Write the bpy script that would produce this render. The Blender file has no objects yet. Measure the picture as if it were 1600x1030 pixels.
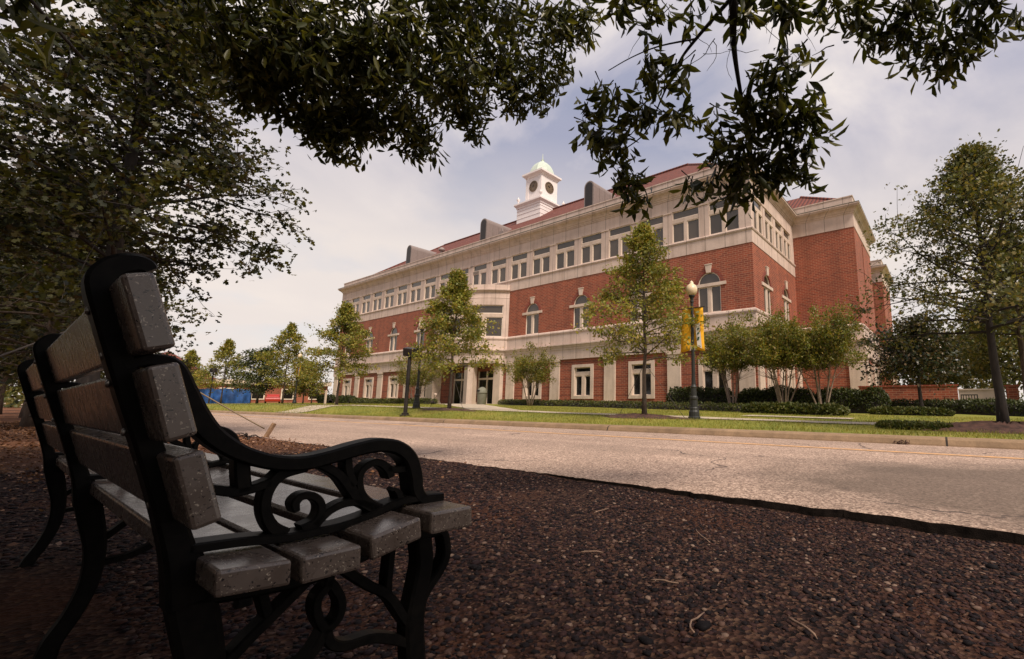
import bpy, math, random
import numpy as np
from mathutils import Vector, Matrix

# ------------------------------------------------------------------ camera, sky, sun, exposure
S = bpy.context.scene
COL = S.collection
R = math.radians

cam_data = bpy.data.cameras.new("camera")
cam = bpy.data.objects.new("camera", cam_data)
COL.objects.link(cam)
cam.location = (0.0, 0.0, 0.68)
cam.rotation_euler = (R(90 + 9.138), 0.0, R(34.37))
cam_data.sensor_width = 36.0
cam_data.lens = 36.0 * 699.2 / 1600.0
cam_data.shift_x = -(992.3 - 800.0) / 1600.0
cam_data.shift_y = 0.0
cam_data.clip_start = 0.02
cam_data.clip_end = 3000.0
S.camera = cam

SUN_EL, SUN_AZ = 52.0, 112.0          # azimuth measured clockwise from +Y
sun_data = bpy.data.lights.new("sun", 'SUN')
sun_data.energy = 3.3
sun_data.angle = R(14.0)
sun_data.color = (1.0, 0.85, 0.72)
sun = bpy.data.objects.new("sun", sun_data)
COL.objects.link(sun)
_d = Vector((math.sin(R(SUN_AZ)) * math.cos(R(SUN_EL)), math.cos(R(SUN_AZ)) * math.cos(R(SUN_EL)), math.sin(R(SUN_EL))))
sun.rotation_euler = (-_d).to_track_quat('-Z', 'Y').to_euler()
sun.location = (20, -10, 40)

S.view_settings.view_transform = 'Standard'
S.view_settings.look = 'None'
S.view_settings.exposure = 0.5
S.view_settings.gamma = 1.0

world = bpy.data.worlds.new("World")
S.world = world
world.use_nodes = True
wn, wl = world.node_tree.nodes, world.node_tree.links
wn.clear()
w_out = wn.new('ShaderNodeOutputWorld')
w_bg = wn.new('ShaderNodeBackground')
w_bg.inputs['Strength'].default_value = 0.1
w_sky = wn.new('ShaderNodeTexSky')
w_sky.sky_type = 'NISHITA'
w_sky.sun_disc = False
w_sky.sun_elevation = R(SUN_EL)
w_sky.sun_rotation = R(SUN_AZ)
w_tc = wn.new('ShaderNodeTexCoord')
w_sep = wn.new('ShaderNodeSeparateXYZ')
wl.new(w_tc.outputs['Generated'], w_sep.inputs[0])
# clouds lie on a flat layer: direction / (height + offset)
w_add = wn.new('ShaderNodeMath'); w_add.operation = 'ADD'; w_add.inputs[1].default_value = 0.22
wl.new(w_sep.outputs['Z'], w_add.inputs[0])
w_div = wn.new('ShaderNodeVectorMath'); w_div.operation = 'DIVIDE'
w_cmb = wn.new('ShaderNodeCombineXYZ')
for k in range(3):
    wl.new(w_add.outputs[0], w_cmb.inputs[k])
wl.new(w_tc.outputs['Generated'], w_div.inputs[0])
wl.new(w_cmb.outputs[0], w_div.inputs[1])
w_n1 = wn.new('ShaderNodeTexNoise')
w_n1.inputs['Scale'].default_value = 1.35
w_n1.inputs['Detail'].default_value = 7.0
w_n1.inputs['Roughness'].default_value = 0.55
w_n1.inputs['Distortion'].default_value = 0.35
w_off = wn.new('ShaderNodeVectorMath'); w_off.operation = 'ADD'; w_off.inputs[1].default_value = (14.8, 7.6, 3.2)
wl.new(w_div.outputs[0], w_off.inputs[0])
wl.new(w_off.outputs[0], w_n1.inputs['Vector'])
w_r1 = wn.new('ShaderNodeValToRGB')
w_r1.color_ramp.elements[0].position = 0.40
w_r1.color_ramp.elements[0].color = (2.75, 2.85, 3.75, 1)
w_r1.color_ramp.elements[1].position = 0.62
w_r1.color_ramp.elements[1].color = (6.6, 6.0, 5.7, 1)
_e = w_r1.color_ramp.elements.new(0.5)
_e.color = (4.2, 4.0, 4.5, 1)
wl.new(w_n1.outputs['Fac'], w_r1.inputs['Fac'])
# the cloud deck is thin and bright towards the horizon
w_rh = wn.new('ShaderNodeValToRGB')
w_rh.color_ramp.elements[0].position = 0.3
w_rh.color_ramp.elements[0].color = (0.93, 0.93, 0.93, 1)
w_rh.color_ramp.elements[1].position = 0.53
w_rh.color_ramp.elements[1].color = (0, 0, 0, 1)
wl.new(w_sep.outputs['Z'], w_rh.inputs['Fac'])
w_mh = wn.new('ShaderNodeMix'); w_mh.data_type = 'RGBA'
wl.new(w_rh.outputs['Color'], w_mh.inputs[0])
wl.new(w_r1.outputs['Color'], w_mh.inputs[6])
w_mh.inputs[7].default_value = (6.3, 5.65, 5.25, 1)
w_n2 = wn.new('ShaderNodeTexNoise')
w_n2.inputs['Scale'].default_value = 2.1
w_n2.inputs['Detail'].default_value = 5.0
wl.new(w_div.outputs[0], w_n2.inputs['Vector'])
w_r2 = wn.new('ShaderNodeValToRGB')
w_r2.color_ramp.elements[0].position = 0.34
w_r2.color_ramp.elements[0].color = (0.82, 0.82, 0.82, 1)
w_r2.color_ramp.elements[1].position = 0.5
w_r2.color_ramp.elements[1].color = (1, 1, 1, 1)
wl.new(w_n2.outputs['Fac'], w_r2.inputs['Fac'])
w_mx = wn.new('ShaderNodeMix'); w_mx.data_type = 'RGBA'
wl.new(w_r2.outputs['Color'], w_mx.inputs[0])
wl.new(w_sky.outputs['Color'], w_mx.inputs[6])
wl.new(w_mh.outputs[2], w_mx.inputs[7])
wl.new(w_mx.outputs[2], w_bg.inputs['Color'])
wl.new(w_bg.outputs[0], w_out.inputs['Surface'])

# ------------------------------------------------------------------ helpers
def prop(o, label=None, cat=None, group=None, kind=None):
    if label: o['label'] = label
    if cat: o['category'] = cat
    if group: o['group'] = group
    if kind: o['kind'] = kind
    return o

def empty(name, loc, label, cat, group=None, rz=0.0):
    o = bpy.data.objects.new(name, None)
    COL.objects.link(o)
    o.location = loc
    o.rotation_euler = (0, 0, rz)
    o.empty_display_size = 0.2
    return prop(o, label, cat, group)

def copy_tree(o, parent=None):
    c = o.copy(); COL.objects.link(c); c.parent = parent
    for ch in list(o.children):
        copy_tree(ch, c)
    return c

class MB:
    def __init__(s):
        s.v, s.f = [], []
    def add(s, vs, fs):
        b = len(s.v)
        s.v += [tuple(p) for p in vs]
        s.f += [tuple(i + b for i in f) for f in fs]
    def box(s, x0, x1, y0, y1, z0, z1):
        s.add([(x0,y0,z0),(x1,y0,z0),(x1,y1,z0),(x0,y1,z0),(x0,y0,z1),(x1,y0,z1),(x1,y1,z1),(x0,y1,z1)],
              [(0,3,2,1),(4,5,6,7),(0,1,5,4),(1,2,6,5),(2,3,7,6),(3,0,4,7)])
    def fbox(s, F, s0, s1, z0, z1, d0, d1, n=1):
        """box in facade coordinates (along, height, outwards), bent along a curved facade when n > 1"""
        vs, fs = [], []
        for i in range(n + 1):
            t = s0 + (s1 - s0) * i / n
            vs += [F(t,z0,d0), F(t,z0,d1), F(t,z1,d1), F(t,z1,d0)]
        for i in range(n):
            a, b = i*4, i*4+4
            for k in range(4):
                fs.append((a+k, b+k, b+(k+1)%4, a+(k+1)%4))
        fs += [(3,2,1,0), (n*4, n*4+1, n*4+2, n*4+3)]
        s.add(vs, fs)
    def tube(s, pts, rad, n=8, cap=True):
        pts = [Vector(p) for p in pts]
        m = len(pts)
        if not hasattr(rad, '__len__'): rad = [rad]*m
        up = Vector((0.31,0.17,0.93))
        vs, fs = [], []
        prev = None
        for i, p in enumerate(pts):
            t = (pts[min(i+1,m-1)] - pts[max(i-1,0)])
            if t.length < 1e-9: t = Vector((0,0,1))
            t.normalize()
            if prev is None:
                a = t.cross(up)
                if a.length < 1e-3: a = t.cross(Vector((1,0,0)))
            else:
                a = prev - t*prev.dot(t)
                if a.length < 1e-6: a = t.cross(up)
            a.normalize(); prev = a
            b = t.cross(a)
            for k in range(n):
                q = 2*math.pi*k/n
                vs.append(p + (a*math.cos(q) + b*math.sin(q))*rad[i])
        for i in range(m-1):
            for k in range(n):
                fs.append((i*n+k, i*n+(k+1)%n, (i+1)*n+(k+1)%n, (i+1)*n+k))
        if cap:
            fs.append(tuple(range(n-1,-1,-1)))
            fs.append(tuple((m-1)*n+k for k in range(n)))
        s.add(vs, fs)
    def lathe(s, prof, c=(0,0,0), n=20, a0=0.0):
        vs, fs = [], []
        for r, z in prof:
            for k in range(n):
                q = a0 + 2*math.pi*k/n
                vs.append((c[0]+r*math.cos(q), c[1]+r*math.sin(q), c[2]+z))
        for i in range(len(prof)-1):
            for k in range(n):
                fs.append((i*n+k, i*n+(k+1)%n, (i+1)*n+(k+1)%n, (i+1)*n+k))
        fs.append(tuple(range(n-1,-1,-1)))
        fs.append(tuple((len(prof)-1)*n+k for k in range(n)))
        s.add(vs, fs)
    def sweep(s, path, prof, closed=False):
        """profile of (outwards, height) pairs along a plan polyline, mitred; outwards is to the right of travel"""
        P = [Vector((p[0], p[1])) for p in path]
        m = len(P)
        ring = []
        for i in range(m):
            if closed or 0 < i < m-1:
                d0 = (P[i]-P[i-1]).normalized(); d1 = (P[(i+1)%m]-P[i]).normalized()
                n0 = Vector((d0.y,-d0.x)); n1 = Vector((d1.y,-d1.x))
                w = (n0+n1)/(1+n0.dot(n1))
            else:
                d = (P[1]-P[0]).normalized() if i == 0 else (P[-1]-P[-2]).normalized()
                w = Vector((d.y,-d.x))
            ring.append([(P[i].x+w.x*o, P[i].y+w.y*o, z) for o, z in prof])
        k = len(prof)
        vs = [p for r in ring for p in r]
        fs = []
        for i in range(m if closed else m-1):
            a, b = i*k, ((i+1)%m)*k
            for j in range(k-1):
                fs.append((a+j, b+j, b+j+1, a+j+1))
        if not closed:
            fs.append(tuple(range(k))); fs.append(tuple((m-1)*k+j for j in range(k-1,-1,-1)))
        s.add(vs, fs)
    def build(s, name, mat, parent=None, smooth=False, bevel=0.0):
        me = bpy.data.meshes.new(name)
        me.from_pydata(s.v, [], s.f)
        me.validate()
        me.update()
        o = bpy.data.objects.new(name, me)
        COL.objects.link(o)
        if mat: me.materials.append(mat)
        if smooth:
            me.polygons.foreach_set('use_smooth', [True]*len(me.polygons))
        if parent: o.parent = parent
        if bevel:
            b = o.modifiers.new('bevel', 'BEVEL'); b.width = bevel; b.segments = 2; b.limit_method = 'ANGLE'; b.angle_limit = R(35)
        return o

def np_mesh(name, V, F, mat, parent=None, smooth=False):
    V = np.asarray(V, np.float32); F = np.asarray(F, np.int32)
    me = bpy.data.meshes.new(name)
    me.vertices.add(len(V)); me.vertices.foreach_set('co', V.ravel())
    me.loops.add(F.size); me.loops.foreach_set('vertex_index', F.ravel())
    me.polygons.add(len(F)); me.polygons.foreach_set('loop_start', np.arange(len(F), dtype=np.int32)*F.shape[1])
    me.update(calc_edges=True)
    if smooth:
        me.polygons.foreach_set('use_smooth', np.ones(len(F), bool))
    me.materials.append(mat)
    o = bpy.data.objects.new(name, me)
    COL.objects.link(o)
    if parent: o.parent = parent
    return o

# ------------------------------------------------------------------ materials
class NT:
    def __init__(s, name):
        s.m = bpy.data.materials.new(name); s.m.use_nodes = True
        s.n, s.l = s.m.node_tree.nodes, s.m.node_tree.links
        s.b = s.n['Principled BSDF']; s.out = s.n['Material Output']
    def new(s, t, **kw):
        n = s.n.new('ShaderNode'+t)
        for k, v in kw.items(): setattr(n, k, v)
        return n
    def link(s, a, b): s.l.new(a, b)
    def pos(s):
        return s.new('NewGeometry').outputs['Position']
    def obj(s):
        return s.new('TexCoord').outputs['Object']
    def noise(s, vec, scale, detail=4.0, rough=0.55, dist=0.0):
        n = s.new('TexNoise')
        n.inputs['Scale'].default_value = scale; n.inputs['Detail'].default_value = detail
        n.inputs['Roughness'].default_value = rough; n.inputs['Distortion'].default_value = dist
        s.link(vec, n.inputs['Vector'])
        return n.outputs['Fac']
    def ramp(s, fac, stops, interp='LINEAR'):
        r = s.new('ValToRGB'); r.color_ramp.interpolation = interp
        e = r.color_ramp.elements
        while len(e) < len(stops): e.new(0.5)
        for i, (p, c) in enumerate(stops):
            e[i].position = p
            e[i].color = (*c, 1) if hasattr(c, '__len__') else (c, c, c, 1)
        s.link(fac, r.inputs['Fac'])
        return r.outputs['Color']
    def mix(s, fac, a, b, mode='MIX'):
        m = s.new('Mix', data_type='RGBA', blend_type=mode)
        for sock, v in ((m.inputs[0], fac), (m.inputs[6], a), (m.inputs[7], b)):
            if isinstance(v, bpy.types.NodeSocket): s.link(v, sock)
            elif hasattr(v, '__len__'): sock.default_value = (*v, 1)
            else: sock.default_value = v
        return m.outputs[2]
    def math(s, op, a, b=0.0, c=0.0):
        m = s.new('Math', operation=op)
        for i, v in enumerate((a, b, c)):
            if isinstance(v, bpy.types.NodeSocket): s.link(v, m.inputs[i])
            else: m.inputs[i].default_value = v
        return m.outputs[0]
    def scale(s, vec, sc):
        m = s.new('VectorMath', operation='MULTIPLY'); s.link(vec, m.inputs[0]); m.inputs[1].default_value = sc
        return m.outputs[0]
    def bump(s, h, strength=0.3, dist=0.02):
        b = s.new('Bump'); b.inputs['Strength'].default_value = strength; b.inputs['Distance'].default_value = dist
        s.link(h, b.inputs['Height']); s.link(b.outputs[0], s.b.inputs['Normal'])
    def col(s, c):
        if isinstance(c, bpy.types.NodeSocket): s.link(c, s.b.inputs['Base Color'])
        else: s.b.inputs['Base Color'].default_value = (*c, 1)
    def rough(s, r):
        if isinstance(r, bpy.types.NodeSocket): s.link(r, s.b.inputs['Roughness'])
        else: s.b.inputs['Roughness'].default_value = r
    def wall_uv(s):
        p = s.new('SeparateXYZ'); s.link(s.pos(), p.inputs[0])
        u = s.math('ADD', p.outputs['X'], p.outputs['Y'])
        c = s.new('CombineXYZ'); s.link(u, c.inputs[0]); s.link(p.outputs['Z'], c.inputs[1])
        return c.outputs[0], p

def plain(name, c, rough=0.6, metal=0.0, var=0.15, scale=6.0, bump=0.0):
    t = NT(name)
    n = t.noise(t.obj(), scale, 5)
    a = tuple(x*(1-var) for x in c); b = tuple(min(1, x*(1+var)) for x in c)
    t.col(t.ramp(n, [(0.3, a), (0.7, b)])); t.rough(rough); t.b.inputs['Metallic'].default_value = metal
    if bump: t.bump(t.noise(t.obj(), scale*8, 4), bump, 0.01)
    return t.m

def brick_mat(name, c1, c2, mortar, banded=False):
    t = NT(name)
    uv, p = t.wall_uv()
    b = t.new('TexBrick')
    t.link(uv, b.inputs['Vector'])
    b.inputs['Color1'].default_value = (*c1, 1); b.inputs['Color2'].default_value = (*c2, 1); b.inputs['Mortar'].default_value = (*mortar, 1)
    b.inputs['Scale'].default_value = 1.0
    b.inputs['Brick Width'].default_value = 0.36; b.inputs['Row Height'].default_value = 0.125
    b.inputs['Mortar Size'].default_value = 0.017; b.inputs['Mortar Smooth'].default_value = 0.3; b.inputs['Bias'].default_value = -0.1
    n = t.noise(t.pos(), 0.5, 5)
    c = t.mix(0.5, b.outputs['Color'], t.ramp(n, [(0.3, 0.72), (0.7, 1.2)]), 'MULTIPLY')
    n2 = t.noise(t.scale(t.pos(), (1.6, 1.6, 0.12)), 1.0, 4)
    c = t.mix(0.45, c, t.ramp(n2, [(0.35, 0.6), (0.6, 1.1)]), 'MULTIPLY')
    if banded:
        z = t.math('FRACT', t.math('DIVIDE', t.math('ADD', p.outputs['Z'], 0.17), 0.62))
        c = t.mix(t.math('MULTIPLY', t.math('LESS_THAN', z, 0.11), 0.6), c, (0.07, 0.022, 0.018))
    t.col(c); t.rough(0.85)
    t.bump(b.outputs['Fac'], -0.35, 0.012)
    return t.m

def stone_mat(name, base, joint_w=1.344, joint_off=0.0):
    t = NT(name)
    uv, p = t.wall_uv()
    n = t.noise(t.pos(), 1.1, 6)
    c = t.ramp(n, [(0.25, tuple(x*0.84 for x in base)), (0.75, tuple(x*1.12 for x in base))])
    streak = t.noise(t.scale(t.pos(), (2.6, 2.6, 0.22)), 1.0, 5)
    c = t.mix(0.5, c, t.ramp(streak, [(0.3, (0.6, 0.54, 0.48)), (0.52, (1, 1, 1))]), 'MULTIPLY')
    fine = t.noise(t.pos(), 14, 4)
    c = t.mix(0.35, c, t.ramp(fine, [(0.3, 0.78), (0.7, 1.1)]), 'MULTIPLY')
    sx = t.new('SeparateXYZ'); t.link(uv, sx.inputs[0])
    fr = t.math('FRACT', t.math('DIVIDE', t.math('ADD', sx.outputs['X'], joint_off), joint_w))
    j = t.math('LESS_THAN', fr, 0.026)
    c = t.mix(t.math('MULTIPLY', j, 0.75), c, (0.09, 0.075, 0.06))
    t.col(c); t.rough(0.8)
    t.bump(fine, 0.15, 0.01)
    return t.m

def leaf_mat(name, cols, trans=0.25, rough=0.5):
    t = NT(name)
    isl = t.new('NewGeometry').outputs['Random Per Island']
    c = t.ramp(isl, [(i/(len(cols)-1), q) for i, q in enumerate(cols)])
    n = t.noise(t.pos(), 0.9, 3)
    c = t.mix(0.7, c, t.ramp(n, [(0.35, (0.6, 0.62, 0.6)), (0.65, (1.25, 1.2, 1.0))]), 'MULTIPLY')
    t.col(c); t.rough(rough)
    t.b.inputs['Specular IOR Level'].default_value = 0.35
    tr = t.new('BsdfTranslucent'); t.link(t.mix(1.0, c, (1.3, 1.25, 0.5), 'MULTIPLY'), tr.inputs['Color'])
    mx = t.new('MixShader'); mx.inputs[0].default_value = trans
    t.link(t.b.outputs[0], mx.inputs[1]); t.link(tr.outputs[0], mx.inputs[2]); t.link(mx.outputs[0], t.out.inputs['Surface'])
    return t.m

M = {}
M['brick'] = brick_mat('red_brick', (0.3, 0.064, 0.028), (0.17, 0.035, 0.018), (0.34, 0.17, 0.105))
M['brick_low'] = brick_mat('banded_brick', (0.3, 0.064, 0.028), (0.17, 0.035, 0.018), (0.34, 0.17, 0.105), True)
M['stone'] = stone_mat('cast_stone', (0.58, 0.455, 0.385), 1.344, 0.17)
M['stone_plain'] = stone_mat('cast_stone_trim', (0.6, 0.48, 0.39), 50.0, 11.0)
M['frame'] = plain('window_paint', (0.78, 0.66, 0.55), 0.5, var=0.06)
M['white'] = plain('white_paint', (0.8, 0.74, 0.72), 0.5, var=0.04)
def glass(name, c, ior, rough):
    t = NT(name)
    n = t.noise(t.pos(), 0.35, 3)
    t.col(t.ramp(n, [(0.35, tuple(x*0.7 for x in c)), (0.65, tuple(x*1.3 for x in c))]))
    t.rough(rough); t.b.inputs['IOR'].default_value = ior
    t.bump(t.noise(t.pos(), 0.8, 2), 0.02, 0.05)
    return t.m
M['glass'] = glass('tinted_glass', (0.06, 0.046, 0.034), 1.6, 0.06)
M['glass_low'] = glass('dark_glass', (0.012, 0.011, 0.01), 1.5, 0.05)
def tile_mat():
    t = NT('clay_roof_tile')
    p = t.new('SeparateXYZ'); t.link(t.pos(), p.inputs[0])
    u = t.math('FRACT', t.math('DIVIDE', p.outputs['X'], 0.33))
    rib = t.math('SINE', t.math('MULTIPLY', u, math.pi))
    v = t.math('FRACT', t.math('DIVIDE', p.outputs['Z'], 0.28))
    n = t.noise(t.pos(), 3.0, 4)
    c = t.ramp(n, [(0.3, (0.12, 0.03, 0.018)), (0.7, (0.22, 0.058, 0.034))])
    c = t.mix(t.math('MULTIPLY', t.math('LESS_THAN', rib, 0.55), 0.85), c, (0.07, 0.02, 0.014))
    c = t.mix(t.math('MULTIPLY', t.math('LESS_THAN', v, 0.14), 0.5), c, (0.07, 0.02, 0.014))
    t.col(c); t.rough(0.8); t.bump(rib, 0.8, 0.08)
    return t.m
M['tile'] = tile_mat()
M['metal_grey'] = plain('grey_sheet_metal', (0.25, 0.205, 0.185), 0.55, 0.2, 0.08)
M['dark_metal'] = plain('dark_metal', (0.035, 0.03, 0.028), 0.45, 0.5, 0.2)
M['copper'] = plain('pale_copper', (0.5, 0.58, 0.5), 0.6, 0.0, 0.12)
M['clock'] = plain('clock_dial', (0.13, 0.085, 0.045), 0.4, 0.0, 0.25, 5)
M['iron'] = None
def iron():
    t = NT('black_cast_iron')
    n = t.noise(t.obj(), 60, 4)
    t.col(t.ramp(n, [(0.3, (0.003, 0.003, 0.003)), (0.75, (0.008, 0.007, 0.006))])); t.rough(0.5); t.b.inputs['Specular IOR Level'].default_value = 0.07
    t.bump(n, 0.25, 0.002)
    return t.m
M['iron'] = iron()
def plastic():
    t = NT('speckled_recycled_plastic')
    o = t.obj()
    n = t.noise(o, 24, 6, 0.65)
    c = t.ramp(n, [(0.25, (0.07, 0.052, 0.042)), (0.75, (0.125, 0.098, 0.082))])
    def flecks(scale, thr, seed):
        v = t.new('TexVoronoi', feature='F1'); v.inputs['Scale'].default_value = scale; v.inputs['Randomness'].default_value = 1.0
        a = t.new('VectorMath', operation='ADD'); a.inputs[1].default_value = (seed, seed*2.3, seed*0.7)
        w = t.new('TexNoise'); w.inputs['Scale'].default_value = 90.0
        t.link(o, w.inputs['Vector'])
        sc = t.new('VectorMath', operation='MULTIPLY_ADD'); sc.inputs[1].default_value = (0.02, 0.02, 0.02)
        t.link(w.outputs['Color'], sc.inputs[0]); t.link(o, sc.inputs[2])
        t.link(sc.outputs[0], a.inputs[0]); t.link(a.outputs[0], v.inputs['Vector'])
        s = t.new('SeparateColor'); t.link(v.outputs['Color'], s.inputs[0])
        return t.math('MULTIPLY', t.math('LESS_THAN', v.outputs['Distance'], thr), t.math('GREATER_THAN', s.outputs[0], 0.7))
    c = t.mix(flecks(210, 0.32, 3.1), c, (0.012, 0.01, 0.01))
    c = t.mix(flecks(260, 0.28, 7.7), c, (0.34, 0.29, 0.23))
    c = t.mix(flecks(140, 0.2, 1.7), c, (0.02, 0.016, 0.015))
    g = t.noise(t.scale(o, (2, 40, 40)), 3, 4)
    c = t.mix(0.12, c, t.ramp(g, [(0.3, 0.75), (0.7, 1.15)]), 'MULTIPLY')
    t.col(c); t.rough(t.ramp(n, [(0.3, 0.2), (0.7, 0.34)])); t.b.inputs['Specular IOR Level'].default_value = 0.65
    t.bump(n, 0.05, 0.003)
    return t.m
M['plastic'] = plastic()
def bark(name, a, b):
    t = NT(name)
    n = t.noise(t.scale(t.pos(), (22, 22, 5)), 1, 5)
    t.col(t.ramp(n, [(0.3, a), (0.7, b)])); t.rough(0.9); t.bump(n, 0.5, 0.02)
    return t.m
M['bark'] = bark('brown_bark', (0.035, 0.024, 0.018), (0.11, 0.08, 0.06))
M['bark_pale'] = bark('pale_smooth_bark', (0.15, 0.1, 0.075), (0.34, 0.26, 0.2))
M['bark_dark'] = bark('dark_bark', (0.012, 0.009, 0.008), (0.035, 0.026, 0.022))
M['leaf_street'] = leaf_mat('street_oak_leaf', [(0.1, 0.13, 0.022), (0.2, 0.22, 0.036), (0.3, 0.28, 0.055), (0.33, 0.22, 0.06)], 0.3)
M['leaf_right'] = leaf_mat('right_oak_leaf', [(0.05, 0.068, 0.022), (0.12, 0.13, 0.036), (0.23, 0.18, 0.06)], 0.25)
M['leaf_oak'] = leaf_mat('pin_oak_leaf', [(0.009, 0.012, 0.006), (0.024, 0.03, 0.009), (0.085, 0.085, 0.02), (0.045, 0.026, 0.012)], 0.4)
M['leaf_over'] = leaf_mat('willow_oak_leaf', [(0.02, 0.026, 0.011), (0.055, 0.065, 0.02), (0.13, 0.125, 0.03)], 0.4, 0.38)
M['leaf_myrtle'] = leaf_mat('myrtle_leaf', [(0.09, 0.12, 0.022), (0.18, 0.19, 0.036), (0.28, 0.19, 0.05)], 0.3)
M['leaf_hedge'] = leaf_mat('hedge_leaf', [(0.02, 0.032, 0.01), (0.045, 0.06, 0.016), (0.08, 0.09, 0.026)], 0.15)
M['leaf_low'] = leaf_mat('groundcover_leaf', [(0.035, 0.055, 0.014), (0.08, 0.095, 0.024), (0.12, 0.11, 0.04)], 0.2)
M['leaf_magnolia'] = leaf_mat('magnolia_leaf', [(0.015, 0.024, 0.01), (0.03, 0.042, 0.016), (0.13, 0.085, 0.045)], 0.1, 0.3)

def ground_mat():
    t = NT('gravel_and_pine_straw')
    p = t.pos()
    v = t.new('TexVoronoi'); v.inputs['Scale'].default_value = 55.0; t.link(p, v.inputs['Vector'])
    s = t.new('SeparateColor'); t.link(v.outputs['Color'], s.inputs[0])
    c = t.ramp(s.outputs[0], [(0.0, (0.008, 0.006, 0.006)), (0.4, (0.026, 0.015, 0.014)), (0.75, (0.055, 0.028, 0.02)), (1.0, (0.1, 0.06, 0.04))])
    soil = t.noise(p, 0.9, 5)
    c = t.mix(t.ramp(soil, [(0.5, 0.0), (0.68, 0.7)]), c, (0.075, 0.028, 0.014))
    # pine straw under the grove, further along the verge
    sx = t.new('SeparateXYZ'); t.link(p, sx.inputs[0])
    far = t.new('MapRange'); t.link(t.math('ADD', sx.outputs['X'], t.math('MULTIPLY', t.noise(p, 0.35, 4), 5.0)), far.inputs['Value'])
    far.inputs['From Min'].default_value = -4.0; far.inputs['From Max'].default_value = -9.0
    straw = t.noise(t.scale(p, (16, 5, 10)), 1.0, 6, 0.7)
    sc = t.ramp(straw, [(0.3, (0.03, 0.013, 0.009)), (0.5, (0.14, 0.062, 0.034)), (0.72, (0.34, 0.18, 0.1))])
    c = t.mix(far.outputs[0], c, sc)
    t.col(c); t.rough(0.95); t.b.inputs['Specular IOR Level'].default_value = 0.1
    t.bump(t.mix(far.outputs[0], v.outputs['Distance'], straw), 0.9, 0.02)
    return t.m
M['ground'] = ground_mat()
def pebble_mat():
    t = NT('pebble_stone')
    isl = t.new('NewGeometry').outputs['Random Per Island']
    c = t.ramp(isl, [(0.0, (0.003, 0.0025, 0.0035)), (0.4, (0.011, 0.007, 0.0085)), (0.64, (0.027, 0.013, 0.0135)), (0.84, (0.056, 0.026, 0.019)), (0.95, (0.095, 0.056, 0.042)), (1.0, (0.2, 0.14, 0.105))])
    n = t.noise(t.pos(), 120, 3)
    c = t.mix(0.5, c, t.ramp(n, [(0.3, 0.65), (0.7, 1.25)]), 'MULTIPLY')
    t.col(c); t.rough(0.75); t.b.inputs['Specular IOR Level'].default_value = 0.15
    return t.m
M['pebble'] = pebble_mat()
def road_mat():
    t = NT('worn_pale_asphalt')
    p = t.pos()
    v = t.new('TexVoronoi'); v.inputs['Scale'].default_value = 75.0; t.link(p, v.inputs['Vector'])
    s = t.new('SeparateColor'); t.link(v.outputs['Color'], s.inputs[0])
    c = t.ramp(s.outputs[0], [(0.0, (0.14, 0.1, 0.075)), (0.35, (0.31, 0.22, 0.17)), (0.7, (0.44, 0.32, 0.25)), (1.0, (0.66, 0.51, 0.4))])
    big = t.noise(p, 0.55, 5)
    c = t.mix(0.7, c, t.ramp(big, [(0.3, (0.74, 0.72, 0.7)), (0.65, (1.15, 1.12, 1.1))]), 'MULTIPLY')
    grit = t.noise(p, 30, 5, 0.7)
    c = t.mix(0.6, c, t.ramp(grit, [(0.3, 0.6), (0.68, 1.25)]), 'MULTIPLY')
    # tyre-polished bands along the lane
    sx = t.new('SeparateXYZ'); t.link(p, sx.inputs[0])
    band = t.noise(t.scale(p, (0.06, 1.6, 1)), 1.0, 4)
    c = t.mix(0.5, c, t.ramp(band, [(0.35, 0.72), (0.6, 1.1)]), 'MULTIPLY')
    # a darker patch with an uneven edge at the right of the lane
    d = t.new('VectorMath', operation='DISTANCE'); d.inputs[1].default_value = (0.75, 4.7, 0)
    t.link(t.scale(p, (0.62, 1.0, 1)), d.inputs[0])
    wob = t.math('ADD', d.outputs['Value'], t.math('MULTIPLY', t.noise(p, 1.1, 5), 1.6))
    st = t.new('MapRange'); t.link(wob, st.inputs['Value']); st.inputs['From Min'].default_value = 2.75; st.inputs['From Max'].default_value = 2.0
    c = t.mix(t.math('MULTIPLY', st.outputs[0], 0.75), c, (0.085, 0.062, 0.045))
    # hairline cracks
    cv = t.new('TexVoronoi', feature='DISTANCE_TO_EDGE'); cv.inputs['Scale'].default_value = 0.42
    wv = t.new('VectorMath', operation='MULTIPLY_ADD'); wn_ = t.new('TexNoise'); wn_.inputs['Scale'].default_value = 1.5; wn_.inputs['Detail'].default_value = 6
    t.link(p, wn_.inputs['Vector']); t.link(wn_.outputs['Color'], wv.inputs[0]); wv.inputs[1].default_value = (1.1, 1.1, 0); t.link(p, wv.inputs[2])
    t.link(wv.outputs[0], cv.inputs['Vector'])
    crack = t.math('MULTIPLY', t.math('LESS_THAN', cv.outputs['Distance'], 0.006), t.ramp(t.noise(p, 0.5, 2), [(0.5, 0.0), (0.56, 0.8)]))
    c = t.mix(crack, c, (0.05, 0.035, 0.03))
    t.col(c); t.rough(0.9); t.bump(t.mix(0.5, s.outputs[0], grit), 0.35, 0.012)
    return t.m
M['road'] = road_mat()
M['asphalt_edge'] = plain('broken_asphalt_edge', (0.008, 0.006, 0.005), 0.95, 0, 0.6, 20, 0.8)
M['asphalt_edge'].node_tree.nodes['Principled BSDF'].inputs['Specular IOR Level'].default_value = 0.05
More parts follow.
